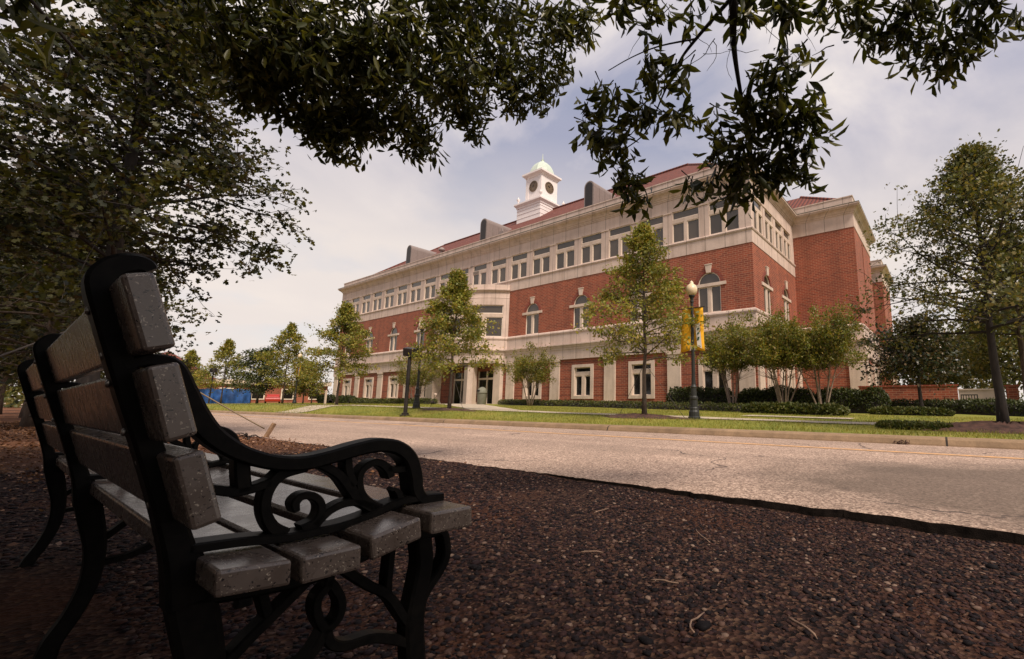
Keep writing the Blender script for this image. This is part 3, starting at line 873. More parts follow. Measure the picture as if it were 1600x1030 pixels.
# mulch beds (real mounds) round the two nearest trees
def mound(name, label, cx, cy, rx_, ry_, h, seed):
    n, m = 40, 10
    V = [(cx, cy, float(lz(cx, cy))+h)]; F = []
    for j in range(1, m+1):
        t = j/m
        for i in range(n):
            a = 6.283*i/n
            w = 1+0.14*math.sin(3*a+seed)+0.08*math.sin(7*a+seed*2)
            x, y = cx+rx_*w*t*math.cos(a), cy+ry_*w*t*math.sin(a)
            zz = h*(1-t*t)**1.2*(1+0.25*math.sin(9*a+5*t*3+seed)) - (0.03 if j == m else 0)
            V.append((x, y, float(lz(x, y))+zz))
    me = MB()
    me.add(V, [(0, 1+i, 1+(i+1) % n) for i in range(n)] + [(1+j*n+i, 1+j*n+(i+1) % n, 1+(j+1)*n+(i+1) % n, 1+(j+1)*n+i) for j in range(m-1) for i in range(n)])
    o = me.build(name, M['mulch'], None, True)
    o['kind'] = 'structure'
    return prop(o, label, 'mulch bed')
mound('mulch_bed', 'brown bark mulch bed round the young oak by the bannered lamp', -7.35, 11.0, 1.6, 0.5, 0.1, 1)
mound('mulch_bed', 'brown bark mulch bed round the oak before the entrance', -16.8, 11.0, 1.9, 0.6, 0.08, 2)
mound('mulch_bed', 'brown bark mulch bed round the tall oak at right', 0.9, 10.9, 1.9, 0.75, 0.16, 3)
hedge('groundcover_bed', 'scruffy grass clump at the left end of the right hand mulch bed', 'planting', [(-1.2, 10.75), (0.1, 10.7)], 0.8, 0.12, 2200, LL, 0.07, 'low planting beds', 31)

# grass blades on the verge
def blades(n, x0, x1, y0, y1, h):
    x = rng.uniform(x0, x1, n); y = y0+(y1-y0)*rng.random(n)**1.3
    walk = ((y > 11.5) & (y < 12.65)) | ((y > 14.25) & (y < 15.25) & (x > -5.7) & (x < -2.2))
    pe = (y-12.62)/11.6
    xl, xr = -14.2-19*pe, -17.8-22*pe
    walk |= (pe > 0) & (x < xl) & (x > xr)
    x, y = x[~walk], y[~walk]
    C = np.stack([x, y, lz(x, y)-0.005], -1)
    D = rng.normal(size=(len(x), 3))*0.45; D[:, 2] = 1
    return leaf_cloud(C, D, h*rng.uniform(0.5, 1.3, len(x)), BLADE)
va, fa = blades(70000, -22, 3.5, 8.86, 19.5, 0.075)
vb, fb = blades(20000, -50, -22, 8.88, 18, 0.11)
o = np_mesh('grass', np.concatenate([va, vb]), np.concatenate([fa, fb+len(va)]), M['grass'])
o['kind'] = 'stuff'; prop(o, 'short yellow green grass blades on the verge beyond the kerb', 'grass')

# ------------------------------------------------------------------ the brick building
bld = empty('brick_building', (-35.4, 25.0, 0.3), 'long three storey red brick building with stone bands, red tile roof and white clock cupola', 'building')
BL = Vector(bld.location)
XL, XR, YF, YW, XW, YW2, YB2, YEND = -62.2, -8.65, 25.0, 34.4, -4.33, 43.0, 52.6, 60.5
BX0, BX1 = -40.6, -30.2           # curved bay
G0 = -0.1
def part(mb, name, mat, parent=None, smooth=False):
    o = mb.build(name, mat, None, smooth)
    p = parent or bld
    o.parent = p
    o.matrix_parent_inverse = Matrix.Translation(-BL) if p is bld else Matrix.Identity(4)
    return o
FF = lambda s, z, d: (s, YF-d, z)                # front facade
FS = lambda s, z, d: (XR+d, s, z)                # right side of the main block
FWF = lambda s, z, d: (s, YW-d, z)               # wing front
FWS = lambda s, z, d: (XW+d, s, z)               # wing right side

def wall(mb, F, s0, s1, z0, z1, holes, rev=0.22):
    cur = s0
    for a, b, zb, zt, arch in sorted(holes):
        if a > cur: mb.add([F(cur,z0,0),F(a,z0,0),F(a,z1,0),F(cur,z1,0)], [(0,1,2,3)])
        if zb > z0: mb.add([F(a,z0,0),F(b,z0,0),F(b,zb,0),F(a,zb,0)], [(0,1,2,3)])
        if arch:
            r = (b-a)/2; zs = zt-r; m = 14
            P = [(a+r-r*math.cos(math.pi*k/m), zs+r*math.sin(math.pi*k/m)) for k in range(m+1)]
            for k in range(m):
                (xa, za), (xb, zb2) = P[k], P[k+1]
                mb.add([F(xa,za,0),F(xb,zb2,0),F(xb,z1,0),F(xa,z1,0)], [(0,1,2,3)])
                mb.add([F(xa,za,0),F(xb,zb2,0),F(xb,zb2,-rev),F(xa,za,-rev)], [(0,1,2,3)])
            top = zs
        else:
            top = zt
            if zt < z1: mb.add([F(a,zt,0),F(b,zt,0),F(b,z1,0),F(a,z1,0)], [(0,1,2,3)])
            mb.add([F(a,zt,0),F(b,zt,0),F(b,zt,-rev),F(a,zt,-rev)], [(0,1,2,3)])
        for x in (a, b):
            mb.add([F(x,zb,0),F(x,top,0),F(x,top,-rev),F(x,zb,-rev)], [(0,1,2,3)])
        mb.add([F(a,zb,0),F(b,zb,0),F(b,zb,-rev),F(a,zb,-rev)], [(0,1,2,3)])
        cur = b
    if s1 > cur: mb.add([F(cur,z0,0),F(s1,z0,0),F(s1,z1,0),F(cur,z1,0)], [(0,1,2,3)])

BAY = 5.27
arch_front = [-11.5-BAY*k for k in range(4)] + [-43.75-BAY*k for k in range(4)]
low_front = [-16.57-BAY*k for k in range(3)] + [-11.3] + [-42.75-BAY*k*1.012 for k in range(4)]
low_front = [-11.3, -16.57, -21.75, -27.0, -42.75, -48.15, -53.5, -58.75]
top_front = [-10.4-2.688*k for k in range(20)]
arch_side = [27.45, 31.65]
top_side = [26.4, 28.55, 30.75, 32.75]
low_side = [27.45, 31.65]
ZB1, ZB2, ZB3, ZTOP = 3.82, 6.1, 10.1, 15.55

AW, LW, TW, TWS = 1.52, 1.95, 1.98, 1.7
def holes(cs, w, zb, zt, arch): return [(c-w/2, c+w/2, zb, zt, arch) for c in cs]
# ground floor walls
mb = MB(); wall(mb, FF, XL, XR, G0, 3.9, [h for h in holes(low_front, LW, 0.93, 3.32, False)] + [(-34.0, -31.6, 0.0, 3.3, False), (-37.6, -35.2, 0.0, 3.3, False)])
part(mb, 'ground_floor_wall', M['brick_low'])
mb = MB(); wall(mb, FS, YF, YW, G0, 3.9, holes(low_side, 1.7, 0.93, 3.32, False)); part(mb, 'ground_floor_wall', M['brick_low'])
# second floor brick
mb = MB(); wall(mb, FF, XL, XR, 6.0, ZB3+0.05, [h for h in holes(arch_front, AW, 6.1, 8.68, True)] + [(BX0+0.35, BX1-0.35, 6.2, 9.2, False)]); part(mb, 'brick_wall', M['brick'])
mb = MB(); wall(mb, FS, YF, YW, 6.0, ZB3+0.05, holes(arch_side, 1.35, 6.1, 8.62, True)); part(mb, 'brick_wall', M['brick'])
# third floor stone
mb = MB(); wall(mb, FF, XL, XR, ZB3, 14.4, holes(top_front, TW, 11.1, 13.28, False), 0.3)
wall(mb, FS, YF, YW, ZB3, 14.4, holes(top_side, TWS, 11.1, 13.28, False), 0.3); part(mb, 'stone_wall', M['stone'])
# left and rear walls, inner side of the wing
mb = MB()
for a, b in (((XL, YEND), (XL, YF)), ((XL, YEND), (XW, YEND))):
    mb.add([(a[0],a[1],G0),(b[0],b[1],G0),(b[0],b[1],14.4),(a[0],a[1],14.4)], [(0,1,2,3)])
part(mb, 'brick_wall', M['brick'])
# wing: brick on the upper floors with a shallow recessed panel on its side, stone frieze above
def wing(y0, y1):
    mb = MB()
    FA = lambda s, z, d: (s, y0-d, z)
    wall(mb, FA, XR, XW, 6.0, 13.22, [])
    wall(mb, FWS, y0, y1, 6.0, 13.22, [(y0+3.6, y0+4.0, 6.2, 13.0, False)], 0.25)
    mb.add([FWS(y0+3.6,6.2,-.24),FWS(y0+4.0,6.2,-.24),FWS(y0+4.0,13.0,-.24),FWS(y0+3.6,13.0,-.24)], [(0,1,2,3)])
    mb.add([(XR,y1,6.0),(XW,y1,6.0),(XW,y1,13.22),(XR,y1,13.22)], [(0,1,2,3)])
    part(mb, 'brick_wall', M['brick'])
    mb = MB()
    wall(mb, FA, XR, XW, G0, 3.9, [])
    wall(mb, FWS, y0, y1, G0, 3.9, [(y0+1.5, y0+3.2, 0.93, 3.4, False), (y0+5.2, y0+6.9, 0.93, 3.4, False)])
    mb.add([(XR,y1,G0),(XW,y1,G0),(XW,y1,3.9),(XR,y1,3.9)], [(0,1,2,3)])
    part(mb, 'ground_floor_wall', M['brick_low'])
    mb = MB()
    mb.sweep([(XR, y0), (XW, y0), (XW, y1), (XR, y1)], [(0.0, 13.2), (0.035, 13.2), (0.035, 14.2), (0.0, 14.25)])
    part(mb, 'frieze', M['stone'])
    for s in (y0+2.35, y0+6.05):
        low_window(FWS, s, 1.7)
# curved bay
RB = 6.83; CBX, CBY = -35.4, YF-2.4+RB
A0 = math.asin(5.2/RB)
def FB(s, z, d):      # s = angle, negative to the left
    return (CBX+(RB+d)*math.sin(s), CBY-(RB+d)*math.cos(s), z)
arc = [(FB(-A0+2*A0*k/24, 0, 0)[0], FB(-A0+2*A0*k/24, 0, 0)[1]) for k in range(25)]
outer = [(XR, YW), (XW, YW), (XW, YW2), (XR, YW2), (XR, YB2), (XW, YB2), (XW, YEND)]
pathA = [(XL, YEND), (XL, YF)] + arc + [(XR, YF)] + outer
pathB = [(XL, YEND), (XL, YF), (XR, YF)] + outer
# entablature between ground floor and second floor follows the curved bay
ENT = [(0, 3.82), (.15, 3.82), (.15, 4.52), (.19, 4.56), (.21, 4.68), (.25, 4.72), (.3, 4.82), (.37, 4.88), (.37, 4.97), (.1, 5.02), (.1, 5.8), (.15, 5.83), (.18, 5.92), (.15, 6.02), (0, 6.1)]
mb = MB(); mb.sweep(pathA, ENT); part(mb, 'entablature', M['stone'])
mb = MB(); mb.sweep([(XL, YEND), (XL, YF), (XR, YF), (XR, YW)], [(0, 10.08), (.03, 10.08), (.03, 10.86), (.08, 10.9), (.11, 10.98), (.08, 11.05), (0, 11.09)]); part(mb, 'string_course', M['stone'])
CORN = [(0, 14.15), (.045, 14.15), (.045, 14.22), (.1, 14.26), (.1, 14.33), (.16, 14.37), (.2, 14.45), (.3, 14.55), (.42, 14.62), (.46, 14.66), (.46, 14.72), (.52, 14.74), (.52, 14.84), (.05, 14.93), (.05, 15.5), (.09, 15.52), (.09, 15.6), (-.35, 15.6), (-.35, 15.3)]
mb = MB(); mb.sweep(pathB, CORN); part(mb, 'cornice', M['stone'])
mb = MB(); mb.sweep(pathB, [(.51, 14.846), (.54, 14.85), (.54, 14.875), (.1, 14.95)]); part(mb, 'copper_gutter', plain('verdigris_edge', (0.06, 0.085, 0.05), 0.6))
# small capital line between the top windows
def capital(F, a, b, d=0.05):
    mb = MB(); mb.fbox(F, a, b, 13.2, 13.29, -0.02, d); part(mb, 'pier_capital', M['stone_plain'])
for i, c in enumerate(top_front):
    capital(FF, c-2.688+TW/2+0.03 if i < 19 else XL, c-TW/2-0.03)
capital(FF, top_front[0]+TW/2+0.03, XR+0.05)
for i, c in enumerate(top_side):
    capital(FS, YF if i == 0 else top_side[i-1]+TWS/2+0.03, c-TWS/2-0.03, 0.051)
# ground floor pilasters
def pilaster(F, s, w):
    mb = MB()
    mb.fbox(F, s-w/2, s+w/2, G0, 3.83, -0.05, 0.12)
    mb.fbox(F, s-w/2-0.05, s+w/2+0.05, G0, 0.62, -0.04, 0.17)
    mb.fbox(F, s-w/2-0.03, s+w/2+0.03, 3.36, 3.42, -0.04, 0.145)
    mb.fbox(F, s-w/2-0.06, s+w/2+0.06, 3.66, 3.835, -0.04, 0.19)
    part(mb, 'pilaster', M['stone_plain'])
for s in (-9.25, -14.05, -19.2, -24.5, -29.6, -41.2, -45.5, -50.95, -56.2, -61.65): pilaster(FF, s, 0.95)
for s in (25.5, 29.55, 33.9): pilaster(FS, s, 0.9)
for s in (XW-0.5,): pilaster(FWF, s, 1.0)
for s in (34.95, 38.8, 42.5): pilaster(FWS, s, 0.8)
# windows: mesh in local facade coordinates, one per kind, copied along the facades
def rot_for(F):
    return 0.0 if F in (FF, FWF) else R(90)
LOC = lambda s, z, d: (s, -d, z)
protos = {}
def place_window(key, maker, F, s, **kw):
    if key not in protos:
        w = maker(**kw); protos[key] = w
    else:
        w = copy_tree(protos[key])
    x, y, z = F(s, 0, 0)
    w.parent = bld
    w.location = Vector((x, y, 0)) - BL
    w.rotation_euler = (0, 0, rot_for(F))
    return w
def mk_low(w):
    mb = MB(); zb, zt = 0.93, 3.32
    for a, b, c, d in ((-w/2-0.06, -w/2+0.2, zb-0.06, zt+0.06), (w/2-0.2, w/2+0.06, zb-0.06, zt+0.06)): mb.fbox(LOC, a, b, c, d, -0.2, 0.07)
    mb.fbox(LOC, -w/2+0.2, w/2-0.2, zt-0.16, zt+0.06, -0.2, 0.07)
    mb.fbox(LOC, -w/2+0.2, w/2-0.2, zb-0.06, zb+0.16, -0.2, 0.075)
    a = w/2-0.2
    mb.fbox(LOC, -a, a, 2.55, 2.8, -0.16, -0.06)
    mb.fbox(LOC, -0.14, 0.14, zb+0.16, 2.55, -0.16, -0.06)
    o = mb.build('window', M['stone_plain'], None)
    f = MB()
    for x0, x1, z0, z1 in ((-a, -0.14, zb+0.16, 2.55), (0.14, a, zb+0.16, 2.55), (-a, a, 2.8, zt-0.16)):
        t = 0.055
        f.fbox(LOC, x0, x0+t, z0, z1, -0.19, -0.11); f.fbox(LOC, x1-t, x1, z0, z1, -0.19, -0.11)
        f.fbox(LOC, x0+t, x1-t, z0, z0+t, -0.19, -0.112); f.fbox(LOC, x0+t, x1-t, z1-t, z1, -0.19, -0.112)
    f.build('frame', M['frame'], o)
    g = MB(); g.add([LOC(-w/2, zb, -.17), LOC(w/2, zb, -.17), LOC(w/2, zt, -.17), LOC(-w/2, zt, -.17)], [(0,1,2,3)])
    g.build('pane', M['glass_low'], o)
    return o
def low_window(F, s, w): return place_window(('low', w), mk_low, F, s, w=w)
def mk_arch(w):
    r = w/2; zb, zs, zt = 6.1, 8.68-r, 8.68
    if w < 1.45: zt = 8.62; zs = zt-r
    mb = MB()
    # transom band with ears, thick mullion
    mb.fbox(LOC, -r-0.38, r+0.38, 7.76, 7.96, -0.2, 0.06)
    mb.fbox(LOC, -0.1, 0.1, zb, 7.76, -0.2, -0.02)
    o = mb.build('window', M['stone_plain'], None)
    k = MB()
    k.add([LOC(-.14, zt-0.05, .1), LOC(.14, zt-0.05, .1), LOC(.22, zt+.46, .1), LOC(-.22, zt+.46, .1), LOC(-.14, zt-0.05, -.05), LOC(.14, zt-0.05, -.05), LOC(.22, zt+.46, -.05), LOC(-.22, zt+.46, -.05)],
          [(0,1,2,3),(4,7,6,5),(0,4,5,1),(1,5,6,2),(2,6,7,3),(3,7,4,0)])
    k.fbox(LOC, -.25, .25, zt+.46, zt+.52, -0.05, 0.12)
    k.build('keystone', M['stone_plain'], o)
    f = MB(); t = 0.055
    for x0, x1 in ((-r, -0.1), (0.1, r)):
        f.fbox(LOC, x0, x0+t, zb, 7.76, -0.17, -0.05); f.fbox(LOC, x1-t, x1, zb, 7.76, -0.17, -0.05)
        f.fbox(LOC, x0+t, x1-t, zb, zb+t, -0.17, -0.052); f.fbox(LOC, x0+t, x1-t, 7.76-t, 7.76, -0.17, -0.052)
    m = 16
    for kk in range(m):
        a0, a1 = math.pi*kk/m, math.pi*(kk+1)/m
        q = [(-(r-dr)*math.cos(a), zs+(r-dr)*math.sin(a)) for a, dr in ((a0, 0.0), (a1, 0.0), (a1, t), (a0, t))]
        f.add([LOC(x, z, -.05) for x, z in q] + [LOC(x, z, -.17) for x, z in q], [(0,1,2,3), (3,2,6,7), (4,7,6,5)])
    f.build('frame', M['frame'], o)
    # brick ring over the arch
    b = MB()
    for kk in range(m):
        a0, a1 = math.pi*kk/m, math.pi*(kk+1)/m
        q = [(-(r+dr)*math.cos(a), zs+(r+dr)*math.sin(a)) for a, dr in ((a0, 0.0), (a1, 0.0), (a1, .24), (a0, .24))]
        b.add([LOC(x, z, .025) for x, z in q] + [LOC(x, z, -.02) for x, z in q], [(0,1,2,3), (3,2,6,7), (0,4,5,1)])
    b.build('arch_ring', M['brick_arch'], o)
    g = MB()
    P = [(-r, zb), (r, zb)] + [(r*math.cos(math.pi*kk/m), zs+r*math.sin(math.pi*kk/m)) for kk in range(m+1)]
    g.add([LOC(x, z, -.1) for x, z in P], [tuple(range(len(P)))])
    g.build('pane', M['glass'], o)
    return o
M['brick_arch'] = brick_mat('arch_brick', (0.24, 0.042, 0.024), (0.17, 0.03, 0.02), (0.2, 0.09, 0.06))
def mk_top(w):
    mb = MB(); zb, zt = 11.1, 13.28; a = w/2
    mb.fbox(LOC, -a, a, 12.45, 12.71, -0.26, -0.03)
    mb.fbox(LOC, -0.11, 0.11, zb, 12.45, -0.26, -0.03)
    o = mb.build('window', M['stone_plain'], None)
    f = MB(); t = 0.05
    for x0, x1, z0, z1 in ((-a, -0.11, zb, 12.45), (0.11, a, zb, 12.45), (-a, a, 12.71, zt)):
        f.fbox(LOC, x0, x0+t, z0, z1, -0.2, -0.06); f.fbox(LOC, x1-t, x1, z0, z1, -0.2, -0.06)
        f.fbox(LOC, x0+t, x1-t, z0, z0+t, -0.2, -0.062); f.fbox(LOC, x0+t, x1-t, z1-t, z1, -0.2, -0.062)
    f.build('frame', M['frame'], o)
    g = MB(); g.add([LOC(-a, zb, -.12), LOC(a, zb, -.12), LOC(a, zt, -.12), LOC(-a, zt, -.12)], [(0,1,2,3)])
    g.build('pane', M['glass'], o)
    return o
for s in low_front: low_window(FF, s, LW)
for s in low_side: low_window(FS, s, 1.7)
for s in arch_front: place_window(('arch', AW), mk_arch, FF, s, w=AW)
for s in arch_side: place_window(('arch', 1.35), mk_arch, FS, s, w=1.35)
for s in top_front: place_window(('top', TW), mk_top, FF, s, w=TW)
for s in top_side: place_window(('top', TWS), mk_top, FS, s, w=TWS)
wing(YW, YW2)
wing(YB2, YEND)
mb = MB(); mb.add([(XR,YW2,G0),(XR,YB2,G0),(XR,YB2,14.4),(XR,YW2,14.4)], [(0,1,2,3)]); part(mb, 'brick_wall', M['brick'])

# curved bay: stone piers, three wide windows, cap
mb = MB()
N3 = [(-A0, -A0+0.07), (-0.325, -0.245), (0.245, 0.325), (A0-0.07, A0)]
for a, b in N3: mb.fbox(FB, a, b, 6.05, 8.85, -0.25, 0.02, 2)
mb.fbox(FB, -A0, A0, 8.85, 9.95, -0.25, 0.03, 24)
part(mb, 'bay_wall', M['stone'])
mb = MB()
mb.sweep(arc, [(0, 9.45), (.05, 9.45), (.05, 9.5), (0.03, 9.52)])
mb.sweep(arc, [(0, 9.93), (.06, 9.93), (.1, 10.0), (.2, 10.06), (.24, 10.12), (.24, 10.2), (.1, 10.24), (.1, 10.62), (-.3, 10.66)])
part(mb, 'bay_cornice', M['stone'])
mb = MB()
V = [(x, y, 10.64) for x, y in arc]; mb.add(V, [tuple(range(len(V)))])
part(mb, 'bay_roof', M['metal_grey'])
mb = MB()
V = [(x, y, 3.86) for x, y in arc]; mb.add(V, [tuple(range(len(V)))])
part(mb, 'bay_soffit', M['soffit'])
for (a, b) in ((-A0+0.07, -0.325), (-0.245, 0.245), (0.325, A0-0.07)):
    mb = MB(); t = 0.012; m_ = (a+b)/2
    mb.fbox(FB, a, b, 7.8, 8.1, -0.2, -0.02, 6)
    for q in ((m_-0.02, m_+0.02),): mb.fbox(FB, q[0], q[1], 6.05, 7.8, -0.2, -0.02)
    w = part(mb, 'bay_window', M['stone_plain'])
    f = MB()
    for x0, x1, z0, z1 in ((a, m_-0.02, 6.1, 7.8), (m_+0.02, b, 6.1, 7.8), (a, b, 8.1, 8.85)):
        f.fbox(FB, x0, x0+t, z0, z1, -0.18, -0.08); f.fbox(FB, x1-t, x1, z0, z1, -0.18, -0.08)
        f.fbox(FB, x0+t, x1-t, z0, z0+0.07, -0.18, -0.082, 4); f.fbox(FB, x0+t, x1-t, z1-0.07, z1, -0.18, -0.082, 4)
    fo = f.build('frame', M['frame'], None); fo.parent = w
    g = MB()
    for x0, x1, z0, z1 in ((a, m_, 6.1, 8.0), (m_, b, 6.1, 8.0), (a, b, 8.0, 8.85)):
        nn = 6
        for i in range(nn):
            u0, u1 = x0+(x1-x0)*i/nn, x0+(x1-x0)*(i+1)/nn
            g.add([FB(u0,z0,-.15), FB(u1,z0,-.15), FB(u1,z1,-.15), FB(u0,z1,-.15)], [(0,1,2,3)])
    go = g.build('pane', M['glass'], None); go.parent = w
# portico columns under the bay and the doors
for q in (-0.4, 0.4):
    mb = MB()
    mb.fbox(FB, q-0.06, q+0.06, G0, 3.85, -.75, -0.02, 3)
    mb.fbox(FB, q-0.067, q+0.067, G0, 0.6, -.81, 0.04, 3)
    mb.fbox(FB, q-0.067, q+0.067, 3.62, 3.84, -.81, 0.04, 3)
    part(mb, 'portico_column', M['stone_plain'])
for s in (-40.0, -34.5, -31.0):
    mb = MB(); mb.fbox(FF, s-0.42, s+0.42, G0, 3.84, -0.05, 0.35); mb.fbox(FF, s-0.47, s+0.47, 3.6, 3.85, -0.04, 0.42); part(mb, 'pilaster', M['stone_plain'])
for s in (-36.4, -32.8):
    mb = MB(); t = 0.1
    mb.fbox(FF, s-1.2, s+1.2, 2.55, 2.72, -0.2, -0.05)
    for u in (-1.2, -0.05, 1.1): mb.fbox(FF, s+u, s+u+t, 0.3, 3.3, -0.2, -0.052)
    mb.fbox(FF, s-1.1, s-0.05, 0.3, 0.5, -0.2, -0.06); mb.fbox(FF, s+0.05, s+1.1, 0.3, 0.5, -0.2, -0.06)
    d = part(mb, 'entrance_door', M['frame'])
    g = MB(); g.add([FF(s-1.2,0.3,-.15), FF(s+1.2,0.3,-.15), FF(s+1.2,3.3,-.15), FF(s-1.2,3.3,-.15)], [(0,1,2,3)])
    go = g.build('pane', M['glass_low'], None); go.parent = d
    h_ = MB(); h_.tube([FF(s-0.14,1.0,-.03), FF(s-0.14,1.6,-.03)], 0.02); h_.tube([FF(s+0.14,1.0,-.03), FF(s+0.14,1.6,-.03)], 0.02)
    ho = h_.build('handle', M['dark_metal'], None); ho.parent = d

# hipped tile roof, wing roofs
RID_Y, RID_Z, EV = 33.2, 21.45, 15.35
mb = MB()
e = 0.32
yb = 2*RID_Y-YF
x0, x1 = XL+e, XR-e
hip = 8.0
mb.add([(x0,YF+e,EV),(x1,YF+e,EV),(x1,yb,EV),(x0,yb,EV),(x0+hip,RID_Y,RID_Z),(x1-hip,RID_Y,RID_Z)], [(0,1,5,4),(1,2,5),(2,3,4,5),(3,0,4)])
for a, b in ((YW, YW2), (YB2, YEND)):
    my = (a+b)/2
    mb.add([(XR-6,a+e,EV+0.05),(XW-e,a+e,EV+0.05),(XW-e,b-e,EV+0.05),(XR-6,b-e,EV+0.05),(XR-6,my,EV+3.0),(XW-e-4.2,my,EV+3.0)], [(0,1,5,4),(1,2,5),(2,3,4,5)])
mb.add([(XL+e,YF+e,15.28),(XR-e,YF+e,15.28),(XR-e,YEND-e,15.28),(XL+e,YEND-e,15.28)], [(0,1,2,3)])
part(mb, 'roof', M['tile'])
mb = MB()
mb.tube([(x0+hip,RID_Y,RID_Z+0.05),(x1-hip,RID_Y,RID_Z+0.05)], 0.13, 6)
for a, b in (((x0,YF+e,EV),(x0+hip,RID_Y,RID_Z)), ((x1,YF+e,EV),(x1-hip,RID_Y,RID_Z)), ((XW-e,YW+e,EV+.05),(XW-e-4.2,(YW+YW2)/2,EV+3.0))):
    mb.tube([a, b], 0.13, 6)
part(mb, 'ridge_tiles', M['tile'])
# three grey dormer vents with arched fronts
for cx in (-48.7, -35.4, -22.1):
    mb = MB(); w = 0.5; y0 = 25.75; zt = 18.25
    P = [(-w, 15.4), (-w, zt-w)] + [(-w*math.cos(math.pi*k/8), zt-w+w*math.sin(math.pi*k/8)) for k in range(1, 8)] + [(w, zt-w), (w, 15.4)]
    n_ = len(P)
    mb.add([(cx+p, y0, z) for p, z in P] + [(cx+p, y0+4.4, z) for p, z in P], [tuple(range(n_))] + [(i, i+1, n_+i+1, n_+i) for i in range(n_-1)])
    for yy in (.7, 1.4, 2.1, 2.8, 3.5):
        for sg in (-1, 1): mb.box(min(cx+sg*w, cx+sg*(w+.035)), max(cx+sg*w, cx+sg*(w+.035)), y0+yy, y0+yy+.04, 15.4, zt-w)
    mb.box(cx-w-.06, cx+w+.06, y0-.05, y0+.0, 15.4, 15.62)
    d = part(mb, 'dormer', M['metal_grey'])
    l = MB()
    w2 = w-0.12
    Q = [(-w2, 15.7), (-w2, zt-w)] + [(-w2*math.cos(math.pi*k/8), zt-w+w2*math.sin(math.pi*k/8)) for k in range(1, 8)] + [(w2, zt-w), (w2, 15.7)]
    l.add([(cx+p, y0-0.02, z) for p, z in Q], [tuple(range(len(Q)))])
    lo = l.build('louvre', M['dark_metal'], None); lo.parent = d
mb = MB(); mb.lathe([(0.12, 0), (0.13, 0.55), (0.3, 0.6), (0.34, 0.72), (0.26, 0.9), (0.08, 1.0)], (-43.6, 26.6, 16.2), 12); part(mb, 'roof_vent', M['metal_grey'])
mb = MB(); mb.box(-33.4, -32.8, 26.0, 26.5, 15.7, 16.5); mb.tube([(-33.1, 26.2, 16.4), (-33.1, 26.2, 16.9)], 0.12); part(mb, 'roof_vent', M['metal_grey'])

# white clock cupola
CX, CY = -35.4, 33.1
def ring(w): return [(CX-w, CY-w), (CX+w, CY-w), (CX+w, CY+w), (CX-w, CY+w)]
mb = MB()
mb.sweep(ring(1.82), [(0, 19.5), (0, 21.6), (.06, 21.62), (.08, 21.75), (.2, 21.9), (.28, 22.0), (.28, 22.16), (-.8, 22.2)], True)
mb.sweep(ring(1.82), [(0.01, 20.4), (.03, 20.42), (.03, 20.46), (.01, 20.48)], True)
mb.sweep(ring(1.82), [(0.01, 20.9), (.03, 20.92), (.03, 20.96), (.01, 20.98)], True)
mb.sweep(ring(1.82), [(0.01, 21.3), (.03, 21.32), (.03, 21.36), (.01, 21.38)], True)
cup = part(mb, 'cupola', M['white'])
def sub(mb, name, mat, smooth=False):
    o = mb.build(name, mat, None, smooth); o.parent = cup
    return o
mb = MB()
mb.sweep(ring(1.2), [(0, 22.1), (.1, 22.12), (.1, 22.5), (0, 22.55), (0, 25.2), (.06, 25.24), (.1, 25.34), (.26, 25.5), (.36, 25.58), (.36, 25.78), (-.3, 25.9)], True)
for sx in (-1, 1):
    for sy in (-1, 1):
        mb.box(CX+sx*1.0-0.22, CX+sx*1.0+0.22, CY+sy*1.0-0.23, CY+sy*1.0+0.23, 22.55, 25.21)
sub(mb, 'clock_stage', M['white'])
mb = MB()
prof = [(1.42, 25.85), (1.42, 26.0), (1.36, 26.2), (1.2, 26.6), (0.95, 27.0), (0.6, 27.35), (0.3, 27.52), (0.2, 27.6), (0.16, 27.75), (0.2, 27.82), (0.06, 27.95), (0.03, 28.6)]
mb.lathe([(r, z) for r, z in prof], (CX, CY, 0), 8, math.pi/8); sub(mb, 'dome', M['copper'])
for ax in (0, 1):
    for sg in (-1, 1):
        d = MB(); n_ = 24
        def P(r, u, off):
            a, b = r*math.cos(u), r*math.sin(u)
            return (CX+a, CY+sg*off, 24.15+b) if ax == 0 else (CX+sg*off, CY+a, 24.15+b)
        d.add([P(0.56, 6.283*k/n_, 1.235) for k in range(n_)], [tuple(range(n_))])
        for k in range(n_):
            a0, a1 = 6.283*k/n_, 6.283*(k+1)/n_
            d.add([P(0.55, a0, 1.2), P(0.55, a1, 1.2), P(0.55, a1, 1.27), P(0.55, a0, 1.27), P(0.64, a0, 1.27), P(0.64, a1, 1.27), P(0.64, a1, 1.2), P(0.64, a0, 1.2)], [(0,1,2,3),(3,2,5,4),(4,5,6,7)])
        sub(d, 'clock_face', M['clock'])
        tk = MB()
        for q_ in range(12):
            tk.tube([P(.42, q_*math.pi/6, 1.25), P(.52, q_*math.pi/6, 1.25)], .02, 4)
        hnd = MB()
        for u, L in ((1.2, 0.42), (2.6, 0.3)):
            q = P(L, u, 1.26); c0 = P(0.0, 0, 1.26)
            hnd.tube([c0, q], [0.035, 0.015], 4)
        sub(hnd, 'clock_hands', M['dark_metal']); sub(tk, 'hour_marks', M['dark_metal'])
for sx in (-1, 1):
    for sy in (-1, 1):
        mb = MB(); mb.lathe([(0.1, 0), (0.06, 0.15), (0.05, 0.3), (0.17, 0.55), (0.19, 0.68), (0.08, 0.76), (0.02, 0.95)], (CX+sx*1.75, CY+sy*1.75, 22.15), 10); sub(mb, 'finial', M['white'])

